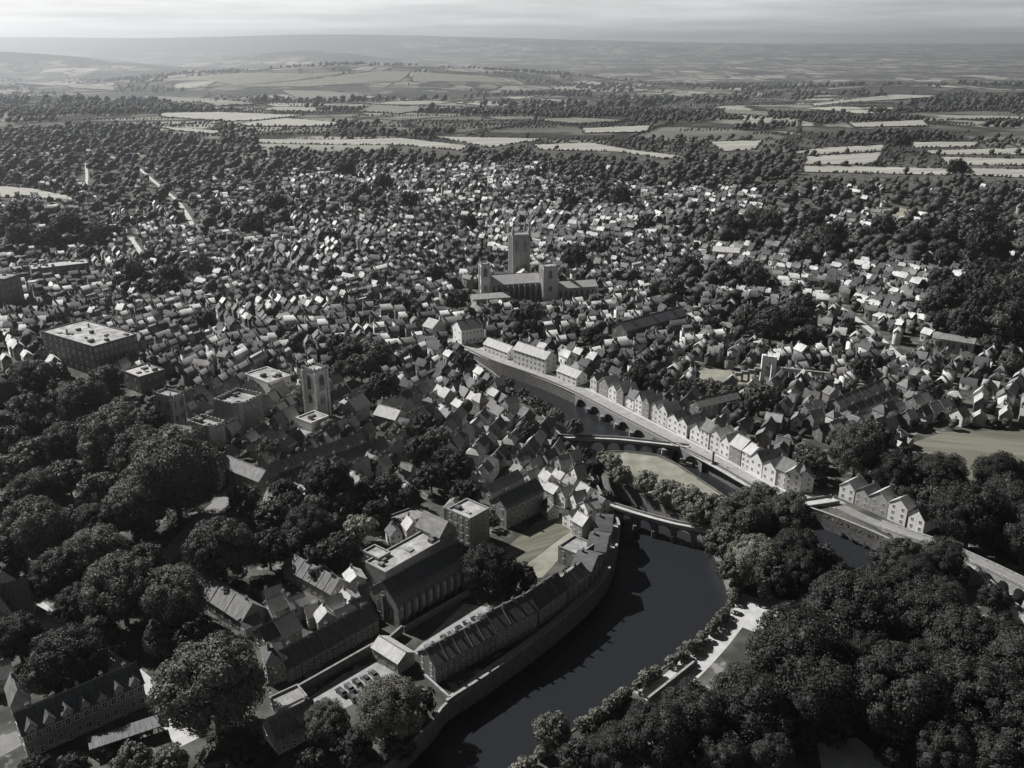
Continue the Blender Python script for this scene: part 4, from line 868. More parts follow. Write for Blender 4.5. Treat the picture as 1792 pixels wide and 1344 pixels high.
def tpx(px_, py_, rpx, material='leaves', **k):
    p = G(px_, py_, 6.0)
    for _ in range(3): r = rpx * mpp(p) / 1.1; p = G(px_, py_, r * 1.05) if p.y < 1300 else G(px_, py_)
    return tree(p.x, p.y, r, material, **k)
D_, L_, P_ = 'dark_leaves', 'leaves', 'pale_leaves'
BIG = [
 (372, 1205, 100, L_), (682, 1245, 66, P_), (572, 1268, 46, L_), (735, 1232, 30, D_), (62, 935, 66, L_), (62, 862, 46, L_), (168, 975, 58, L_), (212, 1035, 72, L_), (304, 1055, 66, L_), (388, 968, 66, L_),
 (480, 910, 36, L_), (428, 878, 34, L_), (538, 925, 46, D_), (242, 890, 58, L_), (305, 835, 86, L_), (175, 862, 40, L_), (30, 1118, 50, D_), (118, 1165, 74, D_), (168, 1112, 40, L_), (432, 1040, 20, L_), (374, 1005, 20, L_),
 (40, 722, 32, L_), (97, 658, 26, D_), (150, 705, 46, L_), (187, 668, 32, L_), (107, 782, 42, L_), (197, 772, 62, L_), (214, 728, 36, L_), (252, 800, 56, L_), (14, 775, 34, L_), (60, 800, 40, L_), (20, 830, 40, L_), (120, 840, 40, L_), (10, 900, 40, D_), (140, 920, 40, D_), (5, 990, 40, D_),
 (330, 790, 48, L_), (600, 885, 30, L_), (640, 865, 28, L_), (580, 920, 26, L_), (680, 852, 28, L_), (800, 822, 32, D_), (755, 838, 30, D_), (778, 802, 24, D_), (630, 928, 32, P_), (560, 890, 30, L_), (505, 890, 30, D_), (660, 900, 28, D_), (715, 870, 24, D_), (470, 965, 40, D_), (600, 960, 34, D_), (550, 985, 30, D_),
 (853, 998, 50, D_), (912, 1012, 32, D_), (882, 1030, 26, D_), (872, 895, 17, D_), (862, 915, 14, D_), (1015, 950, 12, D_), (995, 1000, 12, L_), (960, 1045, 12, L_),
 (631, 645, 30, L_), (671, 676, 30, D_), (612, 618, 28, L_), (648, 690, 24, D_), (600, 650, 22, L_),
 (1070, 812, 22, P_), (1088, 832, 20, P_), (1130, 846, 24, P_), (1168, 862, 26, P_), (1206, 878, 32, P_), (1245, 892, 32, P_), (1055, 800, 14, P_), (1215, 900, 24, P_),
 (1300, 915, 56, L_), (1378, 912, 52, L_), (1268, 955, 40, L_), (1320, 985, 50, P_), (1392, 965, 46, D_), (1398, 1005, 44, D_), (1330, 885, 44, L_), (1350, 1015, 40, D_), (1285, 1000, 34, L_), 
 (936, 706, 15, L_), (956, 717, 15, L_), (972, 730, 18, P_), (1005, 748, 18, L_), (914, 690, 13, L_), (1040, 822, 20, D_), (1025, 795, 14, D_), (1062, 868, 12, D_), (890, 672, 13, L_),
 (1500, 792, 56, L_), (1420, 812, 34, L_), (1562, 830, 42, D_), (1650, 832, 44, D_), (1748, 832, 44, D_), (1608, 846, 32, D_), (1700, 905, 66, D_), (1760, 885, 56, D_), (1795, 935, 60, D_), (1640, 885, 40, D_), (1590, 875, 30, D_), (1330, 700, 33, L_), (1250, 682, 18, L_), (1275, 690, 20, L_), (1225, 678, 17, L_),
 (1572, 985, 46, L_), (1395, 1150, 92, D_), (1480, 1078, 82, D_), (1545, 1045, 60, D_), (1622, 1075, 68, D_), (1570, 1220, 92, D_), (1680, 1130, 72, D_), (1700, 1235, 90, D_), (1775, 1180, 80, D_), (1790, 1285, 84, D_), (1650, 1310, 62, D_), (1310, 1240, 76, D_), (100, 1012, 52, D_), (135, 1062, 42, D_), (255, 985, 36, L_), (335, 1115, 40, D_), (515, 960, 36, D_), (170, 920, 44, D_), (20, 960, 36, D_), (560, 1010, 24, D_), (1215, 1258, 70, D_), (1145, 1292, 70, D_), (1075, 1318, 52, D_), (1345, 1318, 52, D_), (1430, 1205, 82, D_), (1510, 1150, 60, D_), (1620, 1180, 60, D_), (1400, 1260, 50, D_), (965, 1280, 38, L_), (1440, 975, 28, L_), (1470, 1012, 26, D_), (1600, 1010, 46, D_), (1650, 1050, 44, D_), (1010, 1330, 40, D_), (1740, 1050, 30, D_), (1730, 1330, 60, D_), (1560, 1320, 30, D_), (1260, 1330, 50, D_), (1180, 1335, 40, D_), (1750, 1120, 46, D_), (1460, 1290, 26, D_),
 (232, 1338, 40, L_), (300, 1335, 32, L_), (60, 1350, 30, D_), (130, 1345, 30, D_), (620, 1310, 36, D_), (540, 1340, 30, D_), (700, 1310, 30, D_), (420, 1340, 34, D_),
 (1118, 655, 22, D_), (1140, 675, 20, D_), (930, 578, 22, D_), (1035, 590, 20, D_), (1000, 585, 18, D_), (1055, 600, 18, D_), (700, 532, 19, D_), (800, 525, 22, D_), (730, 545, 16, D_), (820, 520, 16, D_), (1005, 452, 24, D_), (1050, 437, 17, D_), (355, 561, 22, D_), (348, 464, 22, L_), (288, 464, 16, D_), (214, 494, 17, D_), (154, 444, 16, D_), (579, 477, 17, D_), (579, 413, 14, D_), (251, 505, 15, D_), (295, 505, 16, D_), (440, 395, 24, D_), (118, 395, 28, D_), (20, 398, 26, D_), (1350, 570, 38, D_), (1390, 560, 30, D_), (1310, 560, 24, D_), (1320, 485, 26, L_), (1420, 590, 24, D_), (1245, 570, 18, D_),
 (512, 610, 15, D_), (820, 390, 18, D_), (716, 352, 20, D_), (1128, 390, 16, D_), (998, 352, 17, D_), (1085, 345, 22, D_), (605, 295, 20, D_), (670, 320, 18, D_), (485, 355, 20, D_), (760, 480, 18, D_), (1730, 430, 40, D_), (1720, 540, 40, D_), (1670, 520, 36, D_), (1770, 560, 40, D_), (1690, 575, 36, D_), (1575, 265, 18, D_), (1675, 295, 18, D_),
]
BIG = [(a, b_, c, (L_ if (mt == D_ and a > 1050 and b_ > 950 and (a * 7 + b_ * 3) % 5 < 0) else mt)) for (a, b_, c, mt) in BIG]
for (a, b_, c, mt) in BIG: tpx(a, b_, c, mt)
for (a, b_, c, mt) in [(250, 935, 28, L_), (275, 1128, 34, L_)]: tpx(a, b_, c, mt, conical=True, hs_=1.25)
# hedges on the right bank and field edges: leafy rows
def leafy_row(name, line, half, height, seed, material, label, cat='hedge', leaf=.45, dens=10):
    P = np.array(line); seg = np.r_[0, np.cumsum(np.hypot(*np.diff(P, axis=0).T))]; L_ = seg[-1]; rg = np.random.default_rng(seed)
    nb = int(L_ / (half * .75)); s_ = np.sort(rg.uniform(0, L_, nb)); cx = np.interp(s_, seg, P[:, 0]) + rg.normal(0, half * .25, nb); cy = np.interp(s_, seg, P[:, 1]) + rg.normal(0, half * .25, nb)
    rr = half * rg.uniform(.7, 1.2, nb); Vs = []; Fs = []; o = 0
    per = int(dens * half * half * 6)
    C = np.column_stack([cx, cy, height * rg.uniform(.45, .7, nb)]); Cn = np.repeat(C, per, 0); Rn = np.repeat(rr, per); n = len(Cn)
    nv = rg.normal(0, 1, (n, 3)) + np.array([0, 0, .6]); nv /= np.linalg.norm(nv, axis=1)[:, None]; pos = Cn + nv * Rn[:, None] * np.array([1, 1, height / half * .55]) * rg.uniform(.8, 1.05, n)[:, None]
    pos[:, 2] = np.maximum(pos[:, 2], .1)
    nn = nv + rg.normal(0, .5, (n, 3)); nn /= np.linalg.norm(nn, axis=1)[:, None]; t = np.cross(nn, rg.normal(0, 1, (n, 3))); t /= np.linalg.norm(t, axis=1)[:, None]; b2 = np.cross(nn, t); sz = (leaf * rg.uniform(.6, 1.3, n))[:, None]
    V = np.stack([pos - t * sz, pos - b2 * sz * .7, pos + t * sz, pos + b2 * sz * .7], 1).reshape(-1, 3); V[:, :2] -= P[0]
    r = link(name, None, loc=(P[0][0], P[0][1], 0)); link('foliage', np_mesh('foliage', V, np.arange(4 * n).reshape(-1, 4), [material]), r); tag(r, label, cat)
    return r
leafy_row('hedge', [tuple(G(*p)[:2]) for p in [(1290, 1030), (1272, 1080), (1215, 1138), (1130, 1198), (1070, 1240), (1015, 1280)]], 1.7, 3.2, 5, 'pale_leaves', 'long bushy hedge following the wooded river bank')
leafy_row('hedge', [tuple(G(*p)[:2]) for p in [(985, 1298), (930, 1340), (880, 1380)]], 1.7, 3.0, 6, 'pale_leaves', 'short bushy hedge at the bottom edge of the river')
leafy_row('hedge', [tuple(G(*p)[:2]) for p in [(90, 1080), (125, 1100)]], .9, 1.6, 8, 'leaves', 'clipped hedge beside the churchyard lane', leaf=.3)
leafy_row('hedge', [tuple(G(*p)[:2]) for p in [(1440, 905), (1490, 928), (1535, 945)]], .8, 1.2, 9, 'lawn', 'narrow grassy ledge along the pond wall', cat='ledge', leaf=.3)

# ------------------------------------------------------------------ scattered town and woods
def blocked(x, y, m=0.0):
    x = np.asarray(x, float); y = np.asarray(y, float); c = np.zeros(x.shape, bool)
    for r_ in RES:
        if r_[0] == 'poly':
            P = np.array(r_[1]); lo = P.min(0) - 1 - m; hi = P.max(0) + 1 + m; k = (x > lo[0]) & (x < hi[0]) & (y > lo[1]) & (y < hi[1])
            if k.any():
                c[k] |= inpoly(r_[1], x[k], y[k])
                if m > 1.5:
                    for ax, ay in ((m, 0), (-m, 0), (0, m), (0, -m)): c[k] |= inpoly(r_[1], x[k] + ax, y[k] + ay)
        elif r_[0] == 'rect':
            cs, sn = math.cos(r_[3]), math.sin(r_[3]); lx = (x - r_[1]) * cs + (y - r_[2]) * sn; ly = -(x - r_[1]) * sn + (y - r_[2]) * cs; mm_ = r_[6] + m
            c |= (lx > -mm_) & (lx < r_[4] + mm_) & (ly > -mm_) & (ly < r_[5] + mm_)
        else: c |= (x - r_[1]) ** 2 + (y - r_[2]) ** 2 < (r_[3] + m) ** 2
    return c
RIVBUF = np.array(RIVER)
def near_river(x, y, d):
    out = inpoly(RIVER, x, y)
    for i in range(0, nr):
        a = RIVBUF[i]; b_ = RIVBUF[(i + 1) % nr]; ab = b_ - a; l2 = ab @ ab + 1e-9; t = np.clip(((x - a[0]) * ab[0] + (y - a[1]) * ab[1]) / l2, 0, 1)
        out |= (x - a[0] - t * ab[0]) ** 2 + (y - a[1] - t * ab[1]) ** 2 < d * d
    return out
WOOD = [(1735, 545, 110, 78, 1), (1640, 425, 190, 42, .75), (1460, 440, 120, 30, .55), (1350, 570, 75, 34, .8), (1690, 355, 230, 42, .7), (1240, 300, 340, 30, .9), (230, 270, 380, 66, .8), (180, 345, 240, 55, .55), (90, 405, 140, 42, .6), (420, 385, 130, 30, .45), (620, 272, 260, 20, .95), (900, 278, 280, 15, .9),
        (1120, 665, 40, 26, .9), (935, 582, 45, 20, .8), (1035, 592, 40, 22, .8), (110, 770, 170, 130, .6), (625, 640, 45, 40, 1), (1560, 835, 170, 62, 1), (1720, 900, 140, 90, 1), (330, 840, 110, 80, .4), (1500, 1150, 350, 260, .6), (200, 1050, 230, 160, .45), (580, 910, 130, 50, .45), (1180, 520, 50, 20, .5), (280, 480, 90, 35, .5), (1300, 400, 160, 30, .6), (560, 350, 160, 30, .55), (1450, 350, 130, 30, .7), (1700, 260, 120, 6, 0), (1080, 345, 60, 14, .7), (1270, 485, 90, 18, .5), (40, 640, 60, 60, .4)]
def wood_at(px_, py_):
    w = np.zeros(np.shape(px_))
    for (cx, cy, rx, ry, s_) in WOOD: w = np.maximum(w, s_ * np.clip(1.6 - 1.2 * (((px_ - cx) / rx) ** 2 + ((py_ - cy) / ry) ** 2), 0, 1))
    return w
def pxs(x, y, z=4.0):
    dep = y * CT - (z - CAM_H) * ST; up = y * ST + (z - CAM_H) * CT
    return W / 2 + FPX * x / dep, H / 2 - FPX * up / dep
# house plots: blocks of streets, each with its own direction
seeds = []
for yy in np.arange(270, 1480, 92):
    for xx in np.arange(-1000, 1001, 92): seeds.append((xx + RNG.uniform(-30, 30), yy + RNG.uniform(-30, 30), (RNG.choice([1.1, 1.2, -1.0]) if (yy < 500 and xx < 120) else RNG.choice([.42, 1.1, -1.0]) if math.sin(xx / 170 + yy / 230) + .6 * math.sin(yy / 140 - xx / 110) > 0 else RNG.choice([-.5, 1.05, -1.05])) + RNG.normal(0, .14)))
SD = np.array(seeds)
HX = []
for i, (sx_, sy_, an) in enumerate(seeds):
    if abs(sx_) > .66 * sy_ + 90: continue
    k = 1.0 if sy_ < 900 else 1.1
    gu, gv = np.meshgrid(np.arange(-90, 91, 6.4 * k), np.arange(-90, 91, 10.6 * k)); gu = gu.ravel(); gv = gv.ravel()
    gu = gu + RNG.uniform(-.7, .7, gu.size); gv = gv + RNG.uniform(-.8, .8, gv.size)
    x = sx_ + gu * math.cos(an) - gv * math.sin(an); y = sy_ + gu * math.sin(an) + gv * math.cos(an)
    dist = (x[:, None] - SD[None, :, 0]) ** 2 + (y[:, None] - SD[None, :, 1]) ** 2; kk = dist.argmin(1) == i
    for a, b_ in zip(x[kk], y[kk]): HX.append((a, b_, an + (math.pi / 2 if RNG.random() < .13 else 0)))
HX = np.array(HX)
px_, py_ = pxs(HX[:, 0], HX[:, 1])
wd = wood_at(px_, py_)
dens = np.where(py_ < 282, 0, np.where(py_ < 345, np.where((px_ > 330) & (px_ < 1380), .6, .2), np.where(py_ < 900, .72, 0)))
dens = np.where((px_ < 260) & (py_ < 450), .45, dens); dens = np.where((px_ < 330) & (py_ > 660), 0, dens); dens = np.where((px_ > 1380) & (py_ > 770), 0, dens); dens = np.where((py_ > 870) & (px_ < 930), dens * .4, dens); dens = np.where((px_ > 930) & (px_ < 1085) & (py_ > 760) & (py_ < 985), .95, dens); dens = np.where((px_ > 1085) & (px_ < 1380) & (py_ > 800), 0, dens); dens = np.where((px_ > 1085) & (px_ < 1205) & (py_ > 768), 0, dens)
dens = np.where((px_ > 1300) & (py_ < 420), np.where(py_ > 325, .5, 0), dens)
ok = (RNG.random(len(HX)) < dens * (1 - wd)) & (px_ > -60) & (px_ < 1852)
HX = HX[ok]; HX = HX[~blocked(HX[:, 0], HX[:, 1], 3.2)]; HX = HX[~near_river(HX[:, 0], HX[:, 1], 7.0)]
px_, py_ = pxs(HX[:, 0], HX[:, 1]); order = np.argsort(-py_); HX = HX[order]
# rows of gabled houses along the right of the riverside road (facing the river) and the viaduct
ROADH = []
rl = np.array(road_line); seg = np.r_[0, np.cumsum(np.hypot(*np.diff(rl, axis=0).T))]
def road_at(s_): return np.array([np.interp(s_, seg, rl[:, 0]), np.interp(s_, seg, rl[:, 1])])
def s_of_px(pxv):
    q = [PX(p[0], p[1])[0] for p in rl]; return float(np.interp(pxv, q, seg))
s_ = s_of_px(1018)
while s_ < s_of_px(1392):
    w_ = random.uniform(5.2, 7.5); ROADH.append((s_, w_)); s_ += w_ + random.choice((.1, .1, .1, 1.5))
s_ = s_of_px(1452)
while s_ < s_of_px(1572):
    w_ = random.uniform(6.5, 8); ROADH.append((s_, w_)); s_ += w_ + .3
HOUSES = []
for i, (s_, w_) in enumerate(ROADH):
    p = road_at(s_); q = road_at(s_ + w_); t = (q - p) / np.linalg.norm(q - p); n_ = np.array([-t[1], t[0]]); 
    a = p + n_ * (5.6 + random.uniform(-.3, .6)); b2 = a + t * w_
    hh = random.uniform(5.5, 8.2)
    o = building('road_house', '', 'house', a, b2, random.uniform(8, 10), hh, roof=random.choice(('cross', 'cross', 'gable')), rh=random.uniform(2.6, 3.8), cols=2, rows=3 if hh > 7 else 2, chim=1, wall=random.choice(('pale_render', 'pale_render', 'stone')), roofm=random.choice(('pale_roof', 'worn_slate', 'slate')), pane=True, endcols=0, group='gabled houses along the riverside road', margin=1.0)
    HOUSES.append((o, 'road', PX(a[0], a[1], 5)))
BEND = [(962, 902), (985, 910), (1004, 920), (1020, 934), (1038, 948), (1052, 922), (1032, 905), (1012, 892), (990, 882), (968, 874), (958, 856), (1000, 862), (1024, 876), (1048, 895), (980, 850), (1012, 842), (1034, 858), (955, 838), (932, 848), (935, 828), (985, 826), (1004, 814), (960, 812), (1044, 876), (1060, 940), (1022, 826), (908, 838), (912, 818), (1020, 962), (1000, 945), (1046, 968), (1030, 985), (455, 1090), (488, 1082), (520, 1078), (552, 1088), (585, 1082), (612, 1072), (540, 1104), (572, 1100), (600, 1094), (628, 1082), (640, 1060), (600, 1048), (622, 1030), (690, 950), (720, 940), (655, 955), (745, 930), (705, 905), (735, 900), (760, 915), (480, 1060), (440, 1075)]
for i, p in enumerate(BEND):
    x, y = P2(p); an = random.choice((.45, -1.1, .45 + .2, -.9)); w_ = random.uniform(4.6, 6.6); d_ = random.uniform(4.8, 6.2); hh = random.uniform(3.6, 5.6); wl = random.choice(('pale_render', 'stone', 'stone')); rm = random.choice(('pale_roof', 'pale_roof', 'worn_slate', 'slate'))
    if blocked(np.array([x]), np.array([y]), .6)[0] or near_river(np.array([x]), np.array([y]), 4.0)[0]: continue
    c, s2 = math.cos(an), math.sin(an); a = (x - c * w_ / 2 + s2 * d_ / 2, y - s2 * w_ / 2 - c * d_ / 2); b2 = (a[0] + c * w_, a[1] + s2 * w_)
    o = building('town_house', '', 'house', a, b2, d_, hh, roof=random.choice(('gable', 'gable', 'cross')), rh=random.uniform(2, 3), cols=2, rows=2, chim=1, wall=wl, roofm=rm, endcols=1, group='packed houses of the old town', margin=.4)
    HOUSES.append((o, 'town', (*pxs(x, y, 5), wl, rm)))
HX = HX[~blocked(HX[:, 0], HX[:, 1], 3.0)]
NEARH = 300 - len(HOUSES)
WM = ['stone', 'brick', 'pale_render', 'stone', 'brick']; RM = ['slate', 'worn_slate', 'pale_roof', 'pale_roof', 'worn_slate']
SEEN = [h for h in HX if -20 < pxs(h[0], h[1])[0] < 1812]
for i, (x, y, an) in enumerate(SEEN[:NEARH]):
    w_ = random.uniform(4.6, 7.6); d_ = random.uniform(5.0, 6.8); hh = random.uniform(3.8, 6.6); wl = random.choice(WM); rm = random.choice(RM)
    c, s2 = math.cos(an), math.sin(an); a = (x - c * w_ / 2 + s2 * d_ / 2, y - s2 * w_ / 2 - c * d_ / 2); b2 = (a[0] + c * w_, a[1] + s2 * w_)
    if math.sin(an + math.pi / 2) < 0: pass
    close = i < 170
    o = building('town_house', '', 'house', a, b2, d_, hh, roof='gable' if random.random() < .85 else 'hip', rh=random.uniform(2.2, 3.6), cols=2 if close else 1, rows=2 if close else 1, chim=random.choice((1, 1, 2, 0)), wall=wl, roofm=rm, pane=close, endcols=1 if close else 0, group='packed houses of the old town', reserve=False, ridge=close)
    if random.random() < .25:
        m = MB(); m.prism([(w_ * .25, -.4), (w_ * .25 + 3.4, -.4), (w_ * .25 + 3.4, hh * .62), (w_ * .25 + 1.7, hh * .62 + 1.4), (w_ * .25, hh * .62)], -3.2, -.02, 'y'); e_ = m.build('rear_wing', wl, o)
        m = MB(); k_ = hh * .62; m.prism([(w_ * .25 - .3, k_ - .25), (w_ * .25 + 1.7, k_ + 1.4), (w_ * .25 + 3.7, k_ - .25), (w_ * .25 + 3.7, k_ - .05), (w_ * .25 + 1.7, k_ + 1.62), (w_ * .25 - .3, k_ - .05)], -3.4, -.02, 'y'); m.build('wing_roof', rm, e_)
    HOUSES.append((o, 'town', (*pxs(x, y, 5), wl, rm)))
# the rest of the town, too small to tell apart: one mass of real houses
rest = np.array([h for h in HX[len(SEEN[:NEARH]):]]) if len(HX) > NEARH else np.zeros((0, 3))
near_set = {(h[0], h[1]) for h in SEEN[:NEARH]}
rest = np.array([h for h in HX if (h[0], h[1]) not in near_set])
def far_houses(rest):
    n = len(rest); rg = np.random.default_rng(3); w = rg.uniform(3.8, 8.0, n) * np.where(rg.random(n) < .06, 1.9, 1); d = rg.uniform(4.2, 6.4, n); h = rg.uniform(3.2, 7.4, n); rh = rg.uniform(2.0, 3.6, n)
    c = np.cos(rest[:, 2]); s = np.sin(rest[:, 2]); z0 = hgt(rest[:, 0], rest[:, 1])
    V = []; 
    def P(lx, ly, lz): return np.column_stack([rest[:, 0] + lx * c - ly * s, rest[:, 1] + lx * s + ly * c, z0 + lz])
    e = .3; o = np.ones(n)
    vs = [P(-w / 2, -d / 2, -o), P(w / 2, -d / 2, -o), P(w / 2, d / 2, -o), P(-w / 2, d / 2, -o), P(-w / 2, -d / 2, h), P(w / 2, -d / 2, h), P(w / 2, d / 2, h), P(-w / 2, d / 2, h), P(-w / 2, 0 * d, h + rh), P(w / 2, 0 * d, h + rh)]
    e2 = .35; vs += [P(-w / 2 - e2, -d / 2 - e2, h - .2), P(w / 2 + e2, -d / 2 - e2, h - .2), P(w / 2 + e2, d / 2 + e2, h - .2), P(-w / 2 - e2, d / 2 + e2, h - .2), P(-w / 2 - e2, 0 * d, h + rh + .2), P(w / 2 + e2, 0 * d, h + rh + .2)]
    cx = w * rg.choice([-.42, .42], n); t = .45
    for zz_ in (h + rh * .5, h + rh + 1.1): vs += [P(cx - t, -t * o, zz_), P(cx + t, -t * o, zz_), P(cx + t, t * o, zz_), P(cx - t, t * o, zz_)]
    # two windows a side, set 3 cm proud of the wall
    for sd_ in (-1, 1):
        for wx in (-.25, .25):
            for (a_, b_) in ((-.5, .32), (.5, .32), (.5, .62), (-.5, .62)): vs.append(P(w * wx + a_ * 1.1, sd_ * (d / 2 + .03), h * b_))
    nv = len(vs); V = np.stack(vs, 1).reshape(-1, 3)
    tri = lambda q: [(q[0], q[1], q[2]), (q[0], q[2], q[3])]
    F = []; M = []
    for q, mi in (((0, 1, 5, 4), 0), ((1, 2, 6, 5), 0), ((2, 3, 7, 6), 0), ((3, 0, 4, 7), 0), ((10, 11, 15, 14), 1), ((12, 13, 14, 15), 1), ((16, 17, 21, 20), 2), ((17, 18, 22, 21), 2), ((18, 19, 23, 22), 2), ((19, 16, 20, 23), 2), ((20, 21, 22, 23), 2), ((24, 25, 26, 27), 3), ((28, 29, 30, 31), 3), ((33, 32, 35, 34), 3), ((37, 36, 39, 38), 3)):
        F += tri(q); M += [mi, mi]
    for q in ((4, 7, 8), (6, 5, 9)): F.append(q); M.append(0)
    F = np.array(F); M = np.array(M); FF = (F[None] + (np.arange(n) * nv)[:, None, None]).reshape(-1, 3)
    wm_ = rg.choice([0, 0, 1, 1, 2], n); rm_ = 3 + rg.choice([0, 0, 0, 1, 1, 2, 2], n)
    MI = np.where(M[None] == 0, wm_[:, None], np.where(M[None] == 1, rm_[:, None], np.where(M[None] == 2, 1, 6))).ravel()
    me = np_mesh('distant_houses', V, FF, ['far_stone', 'far_brick', 'far_render', 'far_slate', 'far_worn', 'far_pale', 'glass']); me.polygons.foreach_set('material_index', MI.astype(np.int32)); return me
for nm, b_ in (('far_stone', (.22, .217, .212)), ('far_brick', (.12, .117, .115)), ('far_render', (.62, .615, .605)), ('far_slate', (.075, .076, .079)), ('far_worn', (.17, .169, .167)), ('far_pale', (.50, .497, .49))): mat(nm, b_, var=.5, scale=.09, contrast=.45)
tag(link('distant_houses', far_houses(rest)), 'close packed mass of small houses of the far town', 'houses', kind='stuff')

# scattered trees
CELL = []
for (y0, y1, sp_) in ((230, 900, 9.5), (900, 1750, 12.5)):
    gx, gy = np.meshgrid(np.arange(-1150, 1151, sp_), np.arange(y0, y1, sp_)); gx = gx.ravel() + RNG.uniform(-.45, .45, gx.size) * sp_; gy = gy.ravel() + RNG.uniform(-.45, .45, gy.size) * sp_
    CELL.append(np.column_stack([gx, gy, np.full(gx.size, sp_)]))
CELL = np.vstack(CELL); px_, py_ = pxs(CELL[:, 0], CELL[:, 1]); k = (px_ > -60) & (px_ < 1850) & (py_ < 1000); CELL = CELL[k]; px_ = px_[k]; py_ = py_[k]
wd = wood_at(px_, py_); base = np.where(py_ < 282, .6, np.where(py_ < 420, .5, .6)); base = np.where((px_ < 300) & (py_ < 470), .45, base); base = np.where((px_ > 1300) & (py_ < 430), .5, base)
pr = np.maximum(wd * np.where(py_ < 480, .62, .8), base)
pr = np.where((py_ > 880) & (wd < .3), .02, pr)
k = RNG.random(len(CELL)) < pr; CELL = CELL[k]; wd = wd[k]
TS = np.where(wd > .4, np.clip(RNG.lognormal(1.75, .34, len(CELL)), 3.0, 11.5), np.where(RNG.random(len(CELL)) < .22, RNG.uniform(3.6, 6.4, len(CELL)), RNG.uniform(1.6, 3.3, len(CELL))))
TS = np.where((CELL[:, 1] > 900) & (wd <= .4), TS * 1.25, TS)
keep = np.ones(len(CELL), bool)
for lo_, hi_ in ((0, 3), (3, 5), (5, 7), (7, 99)):
    q = (TS >= lo_) & (TS < hi_); mg = {0: 1.6, 3: 3.0, 5: 4.6, 7: 6.0}[lo_]
    keep[q] = ~blocked(CELL[q, 0], CELL[q, 1], mg) & ~near_river(CELL[q, 0], CELL[q, 1], 2.0 + mg)
def hides_field(x, y, r):
    out = np.zeros(len(x), bool)
    for kf in (.55, 1.0, 1.6, 2.0):
        f = CAM_H / np.maximum(CAM_H - kf * r, 20)
        for P in FW: out |= inpoly(P, x * f, y * f)
    return out
keep &= ~hides_field(CELL[:, 0], CELL[:, 1], TS)
CELL = CELL[keep]; TS = TS[keep]; wd = wd[keep]
# keep clear of house centres in town
cx_, cy_ = pxs(CELL[:, 0], CELL[:, 1]); sizepx = TS / ((CELL[:, 1] * CT + CAM_H * ST) / FPX)
order = np.argsort(-sizepx); NT = max(0, 300 - len(TREES)); used = 0; pick = np.zeros(len(CELL), bool)
for j in order:
    if used >= NT: break
    if 10 < cx_[j] < 1782 and cy_[j] < 1330: pick[j] = True; used += 1
for j in np.nonzero(pick)[0]: tree(CELL[j, 0], CELL[j, 1], TS[j], random.choice((D_, L_, D_)), reserve=False)
FT = [np.column_stack([CELL[~pick][:, :2], TS[~pick]])]
# hedgerow trees along the field edges and woods beyond the town
hl = []
for f in FW:
    n = len(f)
    for i in range(n):
        a = np.array(f[i]); b_ = np.array(f[(i + 1) % n]); l_ = np.linalg.norm(b_ - a); m_ = int(l_ / 4.5)
        t = RNG.random(m_); q = a + (b_ - a) * t[:, None] + RNG.normal(0, 1.2, (m_, 2)); rr = np.where(RNG.random(m_) < .03, RNG.uniform(4.5, 7.5, m_), RNG.uniform(1.3, 2.4, m_)); hl.append(np.column_stack([q, rr]))
FT += hl
def far_scatter(y0, y1, n, rmin, rmax, thr):
    t = RNG.random(n); y = (y0 ** 2 + (y1 ** 2 - y0 ** 2) * t) ** .5; x = RNG.uniform(-.64, .64, n) * y
    v = np.sin(x / 260 + 1.7 * np.sin(y / 410)) + np.sin(y / 190 + 1.3 * np.sin(x / 330)) + .7 * np.sin((x + y) / 120) + .6 * np.sin((x - 1.4 * y) / 75)
    k = (v > thr) & ~blocked(x, y); return np.column_stack([x[k], y[k], RNG.uniform(rmin, rmax, k.sum())])
FT.append(far_scatter(1700, 3000, 9000, 6, 10, .55)); FT.append(far_scatter(3000, 10000, 16000, 9, 20, .8))
# lines of hedges between far fields
for _ in range(340):
    y = RNG.uniform(1750, 9000); x = RNG.uniform(-.62, .62) * y; an = RNG.choice([.15, -.2, 1.25, .05]) + RNG.normal(0, .12); l_ = RNG.uniform(200, 800); m_ = int(l_ / 8); t = np.linspace(-.5, .5, m_) * l_
    q = np.column_stack([x + t * math.cos(an) + RNG.normal(0, 1.5, m_), y + t * math.sin(an) + RNG.normal(0, 1.5, m_)]); k = ~blocked(q[:, 0], q[:, 1]); FT.append(np.column_stack([q[k], RNG.uniform(2.2, 4.6, k.sum())]))
FT = np.vstack(FT)
FT = FT[(np.abs(FT[:, 0]) < .7 * FT[:, 1] + 60)]; FT = FT[(FT[:, 2] < 5) | (FT[:, 1] < 1500) | ~hides_field(FT[:, 0], FT[:, 1], FT[:, 2])]
def ico2():
    V, F = list(map(tuple, ICOV)), []
    mid = {}
    def mp_(a, b_):
        k_ = (min(a, b_), max(a, b_))
        if k_ not in mid: p = (np.array(V[a]) + np.array(V[b_])); p /= np.linalg.norm(p); V.append(tuple(p)); mid[k_] = len(V) - 1
        return mid[k_]
    for a, b_, c in ICOF: x, y, z = mp_(a, b_), mp_(b_, c), mp_(c, a); F += [(a, x, z), (b_, y, x), (c, z, y), (x, y, z)]
    return np.array(V), np.array(F)
ICO2V, ICO2F = ico2()
